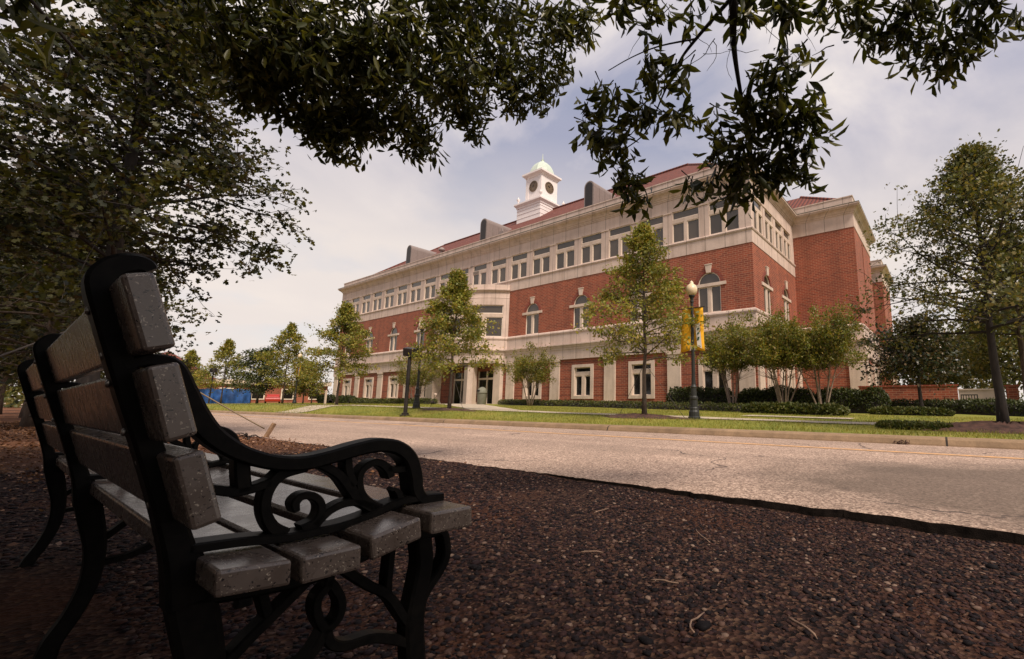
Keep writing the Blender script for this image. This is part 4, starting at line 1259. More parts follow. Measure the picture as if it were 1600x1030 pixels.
# ------------------------------------------------------------------ bench
bench = empty('park_bench', (-0.8, 0.1, 0.0), 'park bench with grey speckled slats and black scrolled iron ends on the gravel', 'bench')
bench.rotation_euler = (0, R(-0.5), -0.012)
BO = Vector((-0.8, 0.1, 0.0))
BLEN = 2.57
def slat(p_tl, p_tr, p_br, p_bl):
    """end face corners in (depth, height); slat runs away from the camera"""
    mb = MB()
    P = [Vector((q[0]-0.1, q[1])) for q in (p_tl, p_tr, p_br, p_bl)]
    n_ = 7
    vs, fs = [], []
    for i in range(n_+1):
        x = -BLEN*i/n_
        vs += [(x, p.x, p.y) for p in P]
    for i in range(n_):
        for k in range(4):
            fs.append((i*4+k, i*4+(k+1) % 4, i*4+4+(k+1) % 4, i*4+4+k))
    fs += [(3,2,1,0), tuple(n_*4+k for k in range(4))]
    mb.add(vs, fs)
    return mb.build('slat', M['plastic'], bench, False, 0.005)
SL = [
    [(.080,.833),(.108,.842),(.139,.749),(.110,.740)],
    [(.114,.722),(.143,.731),(.172,.638),(.142,.628)],
    [(.150,.610),(.180,.618),(.208,.525),(.179,.516)],
    [(.208,.462),(.292,.454),(.294,.418),(.210,.427)],
    [(.304,.453),(.387,.451),(.389,.413),(.307,.414)],
    [(.400,.459),(.485,.474),(.490,.437),(.406,.420)],
    [(.505,.477),(.592,.474),(.594,.435),(.506,.438)],
]
for q in SL: slat(*q)

def smooth_line(pts, sub=5):
    P = [Vector(p) for p in pts]
    if len(P) < 3: return P
    out = []
    for i in range(len(P)-1):
        p0, p1, p2, p3 = P[max(i-1,0)], P[i], P[i+1], P[min(i+2,len(P)-1)]
        for k in range(sub):
            t = k/sub
            out.append(0.5*((2*p1)+(p2-p0)*t+(2*p0-5*p1+4*p2-p3)*t*t+(3*p1-p0-3*p2+p3)*t**3))
    out.append(P[-1])
    return out
def ribbon(mb, pts, w, xc, xt, sm=True):
    """flat iron bar in the bench end plane; w in-plane width (number or list), xt thickness along the bench"""
    if sm:
        if hasattr(w, '__len__'):
            ws = smooth_line([(a, 0) for a in w], 5); w = [max(0.004, q.x) for q in ws]
        P = smooth_line(pts)
    else:
        P = [Vector(p) for p in pts]
    m = len(P)
    if not hasattr(w, '__len__'): w = [w]*m
    vs, fs = [], []
    for i, p in enumerate(P):
        t = P[min(i+1,m-1)]-P[max(i-1,0)]; t.normalize()
        nrm = Vector((-t.y, t.x))
        h = w[i]/2
        for a, b in ((-1,-.78),(-1,.78),(-.72,1),(.72,1),(1,.78),(1,-.78),(.72,-1),(-.72,-1)):
            q = p + nrm*h*a
            vs.append((xc + xt/2*b, q.x-0.1, q.y))
    for i in range(m-1):
        for k in range(8):
            fs.append((i*8+k, i*8+(k+1) % 8, i*8+8+(k+1) % 8, i*8+8+k))
    fs += [tuple(range(7,-1,-1)), tuple((m-1)*8+k for k in range(8))]
    mb.add(vs, fs)
ARM = [(.108,.728),(.132,.738),(.154,.73),(.169,.696),(.187,.66),(.206,.633),(.229,.612),(.255,.596),(.289,.583),(.328,.578),(.369,.584),(.414,.594),(.451,.598),(.485,.591),(.512,.569),(.526,.535),(.532,.503),(.549,.483),(.588,.476)]
def bench_end(xc, full=True):
    x = xc+0.8
    f = MB()
    # upright: bar behind the back slats, rounded head over the top slat
    ribbon(f, [(.117,.863),(.112,.868),(.103,.87),(.091,.866),(.080,.855),(.075,.836),(.089,.785),(.118,.695),(.148,.607),(.176,.52),(.194,.46),(.207,.4)], [.016,.022,.026,.03,.031,.03,.028,.028,.028,.03,.036,.045], x, .05)
    ribbon(f, [(.197,.465),(.21,.41),(.226,.345),(.24,.28),(.244,.22),(.238,.16),(.218,.095),(.192,.035),(.18,-.05)], [.036,.05,.05,.044,.04,.038,.036,.038,.045], x, .045)
        # seat bearer below the slats
    ribbon(f, [(.2,.412),(.25,.404),(.3,.398),(.35,.395),(.405,.4),(.45,.411),(.5,.419),(.55,.418),(.59,.42)], .032, x, .045)
    # front leg with its second strand, and front foot
    ribbon(f, [(.553,.42),(.556,.395),(.561,.358),(.555,.307),(.548,.255),(.552,.211),(.559,.16),(.575,.1),(.6,.045),(.612,-.05)], [.034,.034,.034,.036,.038,.038,.038,.038,.04,.05], x, .042)
    ribbon(f, [(.578,.415),(.598,.41),(.608,.385),(.61,.356),(.597,.33),(.575,.306),(.56,.28)], .018, x, .036)
    # cross braces and the drop scroll under the seat
    ribbon(f, [(.405,.392),(.453,.348),(.493,.317),(.523,.272),(.546,.24)], .017, x, .034)
    ribbon(f, [(.494,.41),(.492,.348),(.493,.317)], .014, x, .032)
    ribbon(f, [(.389,.39),(.387,.368),(.373,.35),(.375,.324),(.391,.297),(.409,.309),(.411,.334),(.398,.36),(.387,.375)], .015, x, .034)
    ribbon(f, [(.391,.297),(.4,.272),(.426,.257),(.474,.251),(.53,.222),(.552,.2)], .017, x, .034)
    ribbon(f, [(.391,.297),(.376,.27),(.35,.248),(.31,.232),(.27,.228),(.24,.222)], .017, x, .034)
    ribbon(f, [(.36,.39),(.345,.375),(.315,.349),(.288,.326),(.26,.3),(.235,.285)], .017, x, .034)
    ribbon(f, [(.29,.4),(.296,.378),(.306,.347)], .014, x, .032)
    f.build('end_frame', M['iron'], bench, False)
    a = MB()
    ribbon(a, ARM, [.016,.017,.024,.03,.03,.028,.026,.024,.024,.024,.024,.025,.026,.027,.028,.028,.026,.022,.016], x, .052)
    ribbon(a, [(.2,.474),(.258,.47),(.309,.463),(.354,.462),(.397,.463),(.443,.47),(.484,.484),(.53,.487),(.588,.483)], .014, x, .05)
    ribbon(a, [(.335,.573),(.306,.566),(.291,.552),(.284,.53),(.286,.505),(.297,.482),(.315,.466)], [.022,.02,.018,.016,.016,.018,.022], x, .034)
    ribbon(a, [(.355,.573),(.387,.551),(.411,.521),(.425,.5),(.453,.478)], [.014,.016,.02,.016,.012], x, .034)
    ribbon(a, [(.34,.466),(.357,.475),(.364,.49),(.362,.508),(.349,.521),(.334,.523),(.325,.514),(.328,.5)], [.024,.018,.014,.013,.013,.013,.014,.01], x, .034)
    ribbon(a, [(.357,.472),(.378,.491),(.405,.5),(.435,.494),(.46,.478)], [.016,.013,.014,.013,.016], x, .034)
    ribbon(a, [(.399,.588),(.402,.559),(.414,.529)], .015, x, .034)
    ribbon(a, [(.48,.535),(.472,.552),(.454,.565),(.437,.563),(.424,.549),(.424,.525),(.435,.503),(.462,.482),(.488,.478),(.502,.485),(.498,.501),(.489,.511)], [.016,.017,.014,.013,.013,.014,.014,.014,.014,.016,.014,.008], x, .034)
    ribbon(a, [(.472,.553),(.493,.547),(.522,.55)], .013, x, .034)
    ribbon(a, [(.247,.597),(.25,.57),(.255,.543)], .02, x, .034)
    ribbon(a, [(.19,.56),(.222,.55),(.244,.544),(.268,.546),(.287,.552)], .014, x, .034)
    a.build('armrest', M['iron'], bench, False)
    for (u, v) in ((.083,.8),(.103,.742),(.112,.705),(.134,.64),(.152,.6),(.17,.54)):
        b = MB()
        b.lathe([(0.0055, 0), (0.0055, 0.003), (0.003, 0.0045)], n=8)
        o = b.build('bolt', M['bolt'], bench, True)
        o.location = (x, u-0.112, v); o.rotation_euler = (R(90), 0, 0)
M['bolt'] = plain('zinc_bolt', (0.3, 0.28, 0.26), 0.35, 0.9, 0.1)
for xc in (-0.92, -2.08, -3.25): bench_end(xc)

# ------------------------------------------------------------------ lamp posts and other street furniture
def lamp(label, x, y, h, banners=0, group='globe lamp posts'):
    z = float(lz(x, y))
    root = empty('lamp_post', (x, y, z), label, 'lamp post', group)
    mb = MB()
    mb.lathe([(.17,-.03),(.17,.06),(.15,.08),(.145,.2),(.12,.26),(.125,.3),(.11,.33),(.1,.52),(.115,.55),(.115,.6),(.085,.64),(.075,.85),(.09,.88),(.06,.95),(.05,1.2),(.04,h-.62),(.055,h-.6),(.055,h-.56),(.04,h-.54),(.06,h-.46),(.09,h-.43),(.09,h-.4)], n=14)
    mb.build('pole', M['green_iron'], root, False)
    g = MB(); g.lathe([(.08,h-.4),(.13,h-.36),(.165,h-.27),(.165,h-.2),(.13,h-.11),(.07,h-.07),(.055,h-.05),(.06,h-.02),(.035,h+.01),(.01,h+.04)], n=18)
    g.build('globe', M['globe'], root, True)
    for k in range(banners):
        sg = 1 if k == 0 else -1
        bw, z1, z0 = 0.34, h-.78, h-1.98
        arm = MB(); arm.tube([(0, 0, z1+.01), (sg*(bw+.06), 0, z1+.01)], .012, 6); arm.build('banner_arm', M['green_iron'], root)
        b = MB(); n_ = 12
        V = []
        for i in range(n_+1):
            t = i/n_
            wv = 0.025*math.sin(t*5+k)
            zz = z1-(z1-z0)*t
            right = bw+.05*(t**3)
            left = .05+.12*max(0, t-.75)
            V += [(sg*left, wv, zz), (sg*(left+right)*.5, wv+.02, zz-.03*t), (sg*right, wv, zz-.06*t)]
        b.add(V, [(i*3+j, i*3+j+1, i*3+4+j, i*3+3+j) for i in range(n_) for j in range(2)])
        bo = b.build('banner', M['yellow'], root, True)
        sm = bo.modifiers.new('thick', 'SOLIDIFY'); sm.thickness = 0.004
        if k == 0:
            p = MB()
            p.add([(.1*sg, -.02, z0+.72), (.24*sg, -.02, z0+.76), (.3*sg, -.035, z0+.02), (.16*sg, -.035, z0+.1)], [(0,1,2,3)])
            po = p.build('printed_panel', M['cloth_white'], bo)
            l = MB()
            for a0, a1 in ((.55, .62), (.42, .49), (.25, .36)):
                l.add([(.15*sg, -.036, z0+a0), (.22*sg, -.037, z0+a0+.02), (.235*sg, -.039, z0+a1), (.17*sg, -.038, z0+a1-.01)], [(0,1,2,3)])
            lo = l.build('lettering', M['cloth_green'], root)
    return root
lamp('globe lamp post carrying two yellow banners in front of the building corner', -5.75, 11.3, 3.9, 2)
lamp('globe lamp post without banners left of the entrance tree', -19.3, 11.1, 3.95)
lb = lamp('distant lamp post with yellow banner behind the tall pointed street tree', -44.0, 14.9, 4.2, 2)
for ch in lb.children:
    if ch.name.startswith('banner'): pass
# dark shoebox lamp far left
root = empty('box_lamp_post', (-60.5, 13.3, 0.44), 'slim dark lamp post in front of the blue tarpaulin', 'lamp post')
mb = MB(); mb.tube([(0,0,-.05),(0,0,3.1)], [.07,.05], 8); mb.build('pole', M['dark_metal'], root)
mb = MB(); mb.lathe([(.1,3.1),(.3,3.15),(.3,3.45),(.15,3.6),(.05,3.65)], n=10); mb.build('lamp_head', M['dark_metal'], root)
# floodlight on black post by the road
fx, fy = -16.8, 9.25
root = empty('floodlight_post', (fx, fy, float(lz(fx, fy))), 'short black post with a tilted floodlight box by the kerb', 'floodlight')
mb = MB(); mb.lathe([(.19,-.02),(.19,.05),(.12,.06),(.12,.12),(.07,.13),(.065,2.3)], n=12); mb.build('pole', M['dark_metal'], root)
mb = MB(); mb.box(-.22,.22,-.14,.14,-.16,.16)
o = mb.build('lamp_head', M['dark_metal'], root, False, 0.03); o.location = (0, 0, 2.42); o.rotation_euler = (R(14), R(8), R(25))
mb = MB(); mb.box(.222,.25,-.15,.15,-.17,.17); l = mb.build('lens_hood', M['dark_metal'], o)
# litter bin by the entrance
bx, by = -27.4, 20.6
root = empty('litter_bin', (bx, by, float(lz(bx, by))), 'round grey litter bin with domed lid right of the entrance pillar', 'litter bin')
mb = MB(); mb.lathe([(.27,0),(.3,.03),(.33,.75),(.34,.8)], n=18); mb.build('body', M['bin'], root, True)
mb = MB(); mb.lathe([(.36,.8),(.36,.86),(.33,1.0),(.24,1.16),(.12,1.24),(.02,1.26)], n=18); mb.build('lid', M['bin'], root, True)
mb = MB(); mb.box(-.12,.12,-.37,-.3,.92,1.04); mb.build('flap', M['dark_metal'], root)
# small bollard
mb = MB(); mb.lathe([(.1,0),(.1,.75),(.13,.78),(.13,.84),(.04,.9)], n=12)
o = mb.build('bollard', M['stone_plain'], None, True); o.location = (-35.3, 21.9, float(lz(-35.3, 21.9))); prop(o, 'short pale bollard left of the entrance pillars', 'bollard')
mb = MB(); mb.box(-.055,.055,-.055,.055,-.02,.95); mb.add([(-.07,-.07,.95),(.07,-.07,.95),(.07,.07,.95),(-.07,.07,.95),(0,0,1.03)], [(0,1,4),(1,2,4),(2,3,4),(3,0,4),(0,3,2,1)])
o = mb.build('marker_post', M['stone_plain'], None); o.location = (-37.0, 14.4, float(lz(-37, 14.4))); prop(o, 'pale square marker post left of the building on the lawn', 'post')

# ------------------------------------------------------------------ far left: low building, tarpaulin fence, red car
far = empty('low_brick_building', (-92, 24, 0.4), 'distant low brick building with pale fascia and red roof behind the blue tarpaulin', 'building')
FO = Vector((-92, 24, 0.4))
def fpart(mb, name, mat, parent=None):
    o = mb.build(name, mat, None)
    if parent: o.parent = parent
    else:
        o.parent = far; o.matrix_parent_inverse = Matrix.Translation(-FO)
    return o
mb = MB(); mb.box(-110, -92, 12, 36, 0.2, 3.4); fpart(mb, 'wall', M['brick'])
mb = MB(); mb.box(-110.5, -91.6, 11.6, 36.4, 3.4, 4.1); fpart(mb, 'fascia', M['wall_white'])
mb = MB(); mb.add([(-111,11.2,4.1),(-91.2,11.2,4.1),(-91.2,20.5,4.1),(-111,20.5,4.1),(-106,15.8,8.2),(-96,15.8,8.2)], [(0,1,5,4),(1,2,5),(2,3,4,5),(3,0,4),(0,3,2,1)]); fpart(mb, 'roof', M['tile'])
for y in (22, 26, 30, 34):
    mb = MB(); mb.box(-92.05, -91.9, y-.9, y+.9, 1.0, 2.8); w = fpart(mb, 'window', M['frame'])
    g = MB(); g.box(-91.92, -91.88, y-.75, y+.75, 1.15, 2.65); go = fpart(g, 'pane', M['glass_low'], w)
fence = empty('tarpaulin_fence', (-66, 12.8, 0.43), 'construction fence hung with wrinkled bright blue tarpaulin', 'fence')
mb = MB(); n_ = 40; V = []
for i in range(n_+1):
    y = 6.4*i/n_
    wv = 0.12*math.sin(i*1.1)+0.08*math.sin(i*2.7)
    V += [(wv, y-1.2, 0.02), (wv*1.4+.05, y-1.2, .6), (wv*.7, y-1.2, 1.1), (wv*.2, y-1.2, 1.65+.06*math.sin(i*.8))]
mb.add(V, [(i*4+j, i*4+4+j, i*4+5+j, i*4+1+j) for i in range(n_) for j in range(3)])
mb.build('tarpaulin', M['tarp'], fence, True)
for i in range(5):
    p = MB(); p.tube([(-.12, -1.1+i*1.6, 0), (-.12, -1.1+i*1.6, 1.75)], .04, 6); p.build('post', M['dark_metal'], fence)
car = empty('red_car', (-67.5, 20.6, 0.43), 'small red car parked right of the blue tarpaulin', 'car', None, R(163))
mb = MB()
P = [(-2.0,.3),(-2.05,.7),(-1.9,.88),(-1.0,.95),(1.1,.95),(1.95,.82),(2.05,.55),(2.0,.28)]
mb.add([(x,-.82,z) for x,z in P]+[(x,.82,z) for x,z in P], [tuple(range(8)), tuple(range(15,7,-1))]+[(i,(i+1)%8,8+(i+1)%8,8+i) for i in range(8)])
mb.build('body', M['red_paint'], car, False, 0.06)
mb = MB(); P = [(-1.75,.93),(-1.3,1.38),(.35,1.4),(1.05,.93)]
mb.add([(x,-.7,z) for x,z in P]+[(x,.7,z) for x,z in P], [(0,1,2,3),(7,6,5,4)]+[(i,(i+1)%4,4+(i+1)%4,4+i) for i in range(4)])
cab = mb.build('cabin', M['red_paint'], car, False, 0.05)
mb = MB()
for sg in (-1, 1):
    mb.add([(-1.5,sg*.712,.98),(-1.2,sg*.712,1.3),(-.35,sg*.712,1.32),(-.35,sg*.712,.98)], [(0,1,2,3)])
    mb.add([(-.25,sg*.712,.98),(-.25,sg*.712,1.32),(.3,sg*.712,1.32),(.85,sg*.712,.98)], [(0,1,2,3)])
mb.build('car_window', M['glass_low'], cab)
mb = MB(); mb.add([(1.0,-.6,.98),(1.0,.6,.98),(.42,.6,1.36),(.42,-.6,1.36)], [(0,1,2,3)]); w_ = mb.build('windscreen', M['glass_low'], cab); w_.location = (.03, 0, .02)
for y in (-.55, .55):
    mb = MB(); mb.box(1.9, 2.06, y-.14, y+.14, .6, .72); mb.build('headlight', M['wall_white'], car)
mb = MB(); mb.box(2.0, 2.07, -.75, .75, .36, .5); mb.build('bumper', M['dark_metal'], car)
car.scale = (.85, .85, .8)
for x in (-1.25, 1.3):
    for y in (-.78, .78):
        w = MB(); w.lathe([(.2,-.1),(.31,-.09),(.33,0),(.31,.09),(.2,.1)], n=16)
        o = w.build('wheel', M['rubber'], car, True); o.location = (x, y, .32); o.rotation_euler = (R(90), 0, 0)

# ------------------------------------------------------------------ right background: walls and gate
def simple(name, label, cat, boxes, mat):
    mb = MB()
    for b in boxes: mb.box(*b)
    o = mb.build(name, mat, None, False)
    return prop(o, label, cat)
simple('brick_garden_wall', 'low red brick wall right of the building behind the magnolia', 'wall', [(-4.2, 0.62, 30.0, 30.35, 0.0, 1.52), (-4.25, 0.67, 29.95, 30.4, 1.52, 1.6)], M['brick'])
simple('rendered_wall', 'pale rendered wall between the brick wall and the tall oak trunk', 'wall', [(0.7, 2.75, 32.2, 32.5, 0.0, 1.32), (0.68, 2.8, 32.15, 32.55, 1.32, 1.4)], M['wall_white'])
simple('brick_gate_pillar', 'red brick pillar at the right end of the pale rendered wall', 'pillar', [(2.85, 3.35, 32.0, 32.5, 0.0, 1.5), (2.8, 3.4, 31.95, 32.55, 1.5, 1.58)], M['brick'])
gate = empty('metal_gate', (0.72, 30.2, 0.1), 'small dark slatted metal gate beside the end of the low brick wall', 'gate')
mb = MB(); mb.box(0,.75,-.02,.02,.9,.96); mb.box(0,.75,-.02,.02,.1,.16); mb.box(0,.05,-.02,.02,.16,.9); mb.box(.7,.75,-.02,.02,.16,.9); mb.build('gate_frame', M['green_iron'], gate)
mb = MB()
for k in range(5): mb.box(.1+k*.12,.14+k*.12,-.012,.012,.16,.9)
mb.build('bars', M['green_iron'], gate)
sim = empty('metal_fence', (3.5, 31.0, 0.12), 'black metal railing behind the long hedge at the right edge', 'fence')
mb = MB()
mb.box(0, 5, -.02, .02, 1.2, 1.25); mb.box(0, 5, -.02, .02, .2, .25)
mb.build('rail', M['dark_metal'], sim)
mb = MB()
for k in range(26): mb.box(k*.19, k*.19+.025, -.012, .012, .05, 1.35)
mb.build('bars', M['dark_metal'], sim)

# ------------------------------------------------------------------ left: staked pin oak, grove
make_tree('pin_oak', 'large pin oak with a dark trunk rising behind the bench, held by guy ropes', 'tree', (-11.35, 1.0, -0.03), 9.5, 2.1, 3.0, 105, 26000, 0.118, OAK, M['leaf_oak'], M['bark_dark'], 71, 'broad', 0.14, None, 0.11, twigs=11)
gv = [(72, -15.5, -2.6, 9.0, 4.0, 'dark leafy oak at the left edge beyond the bench, nearest of the grove'),
      (73, -21.0, 1.0, 7.5, 3.0, 'grove tree directly left of the pin oak trunk'),
      (74, -26.5, -0.4, 8.0, 3.6, 'grove tree with a pale trunk at the far left edge'),
      (75, -33.0, 1.4, 8.0, 3.4, 'grove tree whose trunk shows just left of the bench frames'),
      (76, -42.0, 0.8, 8.0, 3.6, 'distant grove tree at the left by the road'),
      (77, -56.0, 0.6, 8.5, 3.8, 'farthest tree of the grove beside the road')]
for i, (seed, x, y, h, rad, lab) in enumerate(gv):
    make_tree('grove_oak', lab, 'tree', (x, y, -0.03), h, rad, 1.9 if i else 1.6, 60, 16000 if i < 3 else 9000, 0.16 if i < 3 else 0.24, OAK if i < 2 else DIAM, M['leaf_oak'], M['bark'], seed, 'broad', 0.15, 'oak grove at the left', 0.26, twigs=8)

nw = 16000
xw = rng.uniform(-100, -78, nw); yw = rng.uniform(-40, 6.5, nw)
cw = np.stack([xw, yw, np.abs(rng.normal(size=nw))*2.6*(1.2+0.5*vnoise(yw, yw*0, .5, 3))], -1)
V_, F_ = leaf_cloud(cw, rng.normal(size=(nw, 3)), rng.uniform(.3, .7, nw), DIAM)
o = np_mesh('far_woods', V_, F_, M['leaf_right']); o['kind'] = 'stuff'; prop(o, 'dark far wood closing the view beyond the grove at left', 'woods')
# guy ropes and stake of the pin oak
def rope(label, a, b, r, mat, sag=0.0, knots=()):
    mb = MB(); P = []
    for i in range(13):
        t = i/12; p = Vector(a).lerp(Vector(b), t); p.z -= sag*4*t*(1-t); P.append(p)
    mb.tube(P, r, 6)
    o = mb.build('guy_rope', mat, None, True)
    return prop(o, label, 'rope', 'guy ropes of the pin oak')
rope('tan guy rope running down to the wooden stake at the road edge', (-11.3, 1.1, 1.75), (-10.95, 3.27, 0.16), 0.012, M['rope'], 0.03)
rope('black guy rope slanting down at the left edge of the picture', (-11.4, 0.85, 1.9), (-9.0, -1.4, 0.05), 0.014, M['wire'], 0.02)
mb = MB(); mb.box(-.028,.028,-.028,.028,-.1,.26)
o = mb.build('wooden_stake', M['wood'], None); o.location = (-10.9, 3.3, 0.02); o.rotation_euler = (R(-14), R(18), R(20)); prop(o, 'short wooden stake leaning at the road edge with a rope tied on', 'stake')
mb = MB(); rr = random.Random(4)
for k in range(7):
    p = wander((0, 0, 0), (rr.gauss(0, 1), rr.gauss(0, 1), .5), 0.28, 5, 0.5, rr, 0.9); mb.tube(p, [.012,.012,.011,.01,.008,.006], 5)
o = mb.build('root_tangle', M['bark_dark'], None, True); o.location = (-10.6, 2.95, 0.02); prop(o, 'tangle of dark roots and rope on the gravel behind the armrest', 'roots')
# thin guy wires of the young street trees
for (x, y, dx, dy, zt, lab) in [(-16.7, 11.0, 1.4, -.3, 1.7, 'thin guy wire on the right of the entrance oak'), (-16.7, 11.0, -1.3, -.1, 1.6, 'thin guy wire on the left of the entrance oak'), (-7.2, 11.0, -1.0, .1, 1.55, 'thin guy wire left of the oak by the bannered lamp'), (-7.2, 11.0, 1.0, .6, 1.6, 'thin guy wire right of the oak by the bannered lamp')]:
    mb = MB(); mb.tube([(x, y, float(lz(x, y))+zt), (x+dx, y+dy, float(lz(x+dx, y+dy)))], .007, 5)
    o = mb.build('guy_wire', M['wire'], None); prop(o, lab, 'wire', 'guy wires of the street oaks')

# fallen twigs and a leaf clump
tw = [(-1.45, 1.75, 'pale curved twig on the gravel in front of the bench seat'), (-0.95, 1.6, 'thin twig lying on the gravel near the bottom centre'), (-0.75, 1.35, 'hooked pale twig on the gravel nearest the camera'), (-0.42, 1.55, 'straight twig on the gravel right of centre'), (-0.2, 1.25, 'thick short twig at the bottom edge right of centre'), (-1.9, 2.4, 'thin twig lying close to the road edge'), (-1.1, 2.25, 'grey twig in the middle of the gravel')]
for i, (x, y, lab) in enumerate(tw):
    rr = random.Random(90+i); a = rr.random()*6.28
    L = rr.uniform(.1, .19); z = float(gz(x, y))+.014
    P = wander((-L/2, 0, 0), (1, 0, 0), L, 6, 0.2, rr); P = [(p[0], p[1], abs(p[2])*.35) for p in P]
    mb = MB(); mb.tube(P, [.0022+.0018*rr.random()]*6+[.0012], 5)
    o = mb.build('twig', M['twig'], None, True); o.location = (x, y, z); o.rotation_euler = (0, 0, a); prop(o, lab, 'twig', 'twigs fallen on the gravel')
C = np.array([(-0.62, 8.5, 0.03)]) + rng.normal(size=(60, 3))*np.array([.07, .02, .012])
V, F = leaf_cloud(C, rng.normal(size=(60, 3)), 0.035, OAK)
o = np_mesh('leaf_clump', V, F, M['mulch']); prop(o, 'dark clump of dead leaves against the kerb at right', 'leaves')

# ------------------------------------------------------------------ overhead willow oak: trunk behind the camera, limbs reaching over the verge
ov = empty('willow_oak', (-1.6, -3.4, 0.0), 'dark willow oak whose leafy boughs hang into the top of the picture', 'tree')
OV = np.array([-1.6, -3.4, 0.0])
limbs = MB()
T0 = [(-1.6,-3.4,-.1),(-1.62,-3.38,.6),(-1.6,-3.3,1.6),(-1.55,-3.2,2.8),(-1.5,-3.0,4.2),(-1.5,-2.9,6.0),(-1.4,-2.8,8.0)]
limbs.tube([np.array(p)-OV for p in T0], [.36,.27,.23,.21,.17,.11,.04], 12)
def limb(pts, r0, r1, n=7):
    P = smooth_line([Vector(np.array(p)-OV) for p in pts], 4)
    m = len(P)
    limbs.tube(P, [r1+(r0-r1)*(1-i/(m-1))**1.9 for i in range(m)], n)
limb([(-1.55,-3.2,2.8),(-2.2,-2.0,3.7),(-3.0,-.4,4.2),(-3.6,1.0,4.2),(-3.9,1.8,3.7)], .12, .02)
limb([(-1.5,-3.1,3.4),(-1.0,-1.6,4.1),(-.8,.4,4.1),(-.74,1.5,3.75),(-.76,2.02,3.25),(-.81,2.2,3.0),(-.86,2.31,2.86),(-.89,2.43,2.73),(-.91,2.61,2.48),(-.92,2.74,2.28)], .1, .009)
limb([(-.81,2.2,3.02),(-1.08,2.22,2.87),(-1.2,2.24,2.79),(-1.34,2.28,2.65),(-1.5,2.33,2.48),(-1.66,2.29,2.38)], .014, .004, 5)
limb([(-1.06,2.22,2.88),(-1.27,2.12,2.86),(-1.44,2.06,2.82),(-1.58,2.01,2.76)], .007, .003, 5)
limb([(-.78,1.9,3.4),(-.65,2.22,3.04),(-.59,2.38,2.89),(-.59,2.49,2.76),(-.65,2.63,2.57)], .012, .003, 5)
limb([(-1.5,-3.0,4.2),(-.9,-1.2,5.0),(-.3,1.2,4.7),(-.1,2.6,4.0),(.0,3.0,3.4),(.1,3.2,3.05)], .1, .006)
limb([(-1.5,-3.0,4.4),(-2.1,-.6,5.4),(-2.6,1.2,5.2),(-2.6,2.3,4.5)], .1, .012)
limb([(-1.5,-3.0,4.0),(-4.0,-2.0,4.8),(-6.5,-.8,4.9),(-7.5,.2,4.4)], .1, .015)
limb([(-1.5,-3.0,4.6),(1.2,-2.2,5.4),(2.8,-1.2,5.2)], .1, .015)
tips, tdir = [], []
r = random.Random(17)
def fill(c, rad, n, twl=0.3):
    """a leafy clump: twigs inside an ellipsoid, rosettes of leaves at their tips"""
    for i in range(n):
        u = np.array([r.gauss(0, 1), r.gauss(0, 1), r.gauss(0, 1)]); u /= np.linalg.norm(u)
        q = np.array(c)+u*np.array(rad)*r.random()**0.45
        d = np.array([r.gauss(0, .7), r.gauss(0, .7), r.gauss(-.5, .5)])
        d /= np.linalg.norm(d)
        tw_ = wander(q-d*twl*r.uniform(.5, 1), d, twl, 3, .2, r, .15)
        limbs.tube([p-OV for p in tw_], [.005, .004, .003, .002], 4, False)
        for p in tw_[2:]:
            tips.append(p); tdir.append(d)
# hanging spray in front of the building corner
for c in [(-1.67,2.06,2.65),(-1.77,2.12,2.49),(-1.71,2.25,2.39),(-1.6,2.2,2.5),(-1.68,2.4,2.22),(-1.71,2.47,2.1),(-1.38,2.15,2.77),(-1.49,2.24,2.59),(-1.26,2.24,2.72),(-1.32,2.37,2.56),(-1.12,2.53,2.48),(-1.05,2.66,2.33),(-.84,2.59,2.54),(-.72,2.51,2.68),(-.57,2.54,2.7),(-.51,2.7,2.51),(-.62,2.79,2.34),(-.75,2.8,2.25),(-.9,2.8,2.2),(-1.06,2.78,2.13),(-1.26,2.66,2.18),(-.66,2.86,2.2),(-.84,2.7,2.4),(-.95,2.62,2.45),(-.7,2.68,2.45),(-1.0,2.75,2.24),(-.78,2.85,2.17),(-.62,2.7,2.45),(-.75,2.6,2.6)]:
    fill(c, (.14, .14, .1), 7, .13)
for c in [(-.78,2.3,2.97),(-.55,2.38,2.95),(-1.02,2.1,3.03),(-1.24,2.0,3.04),(-1.4,1.95,3.05),(-.5,2.45,3.02)]:
    fill(c, (.12, .12, .08), 7, .12)
for q in range(16):
    p0 = np.array([-.85+r.gauss(0, .22), 2.3+r.gauss(0, .14), 2.98+r.gauss(0, .06)])
    tw_ = wander(p0, (r.gauss(0, .7), r.gauss(.3, .5), r.gauss(-.6, .4)), r.uniform(.15, .4), 6, .22, r, .3)
    limbs.tube([p-OV for p in tw_], [.003, .0027, .0024, .002, .0018, .0015, .001], 4, False)
# spray at the upper right
for c in [(-.34,3.02,3.3),(-.2,3.1,3.2),(-.08,3.2,3.12),(.06,3.25,3.08),(.16,3.3,2.97),(.3,3.36,2.9),(.42,3.3,2.98),(.2,3.2,3.2),(0,3.1,3.3),(.4,3.2,3.15),(-.3,2.95,3.45),(.1,3.0,3.45),(.5,3.2,3.3)]:
    fill(c, (.15, .15, .09), 7, .12)
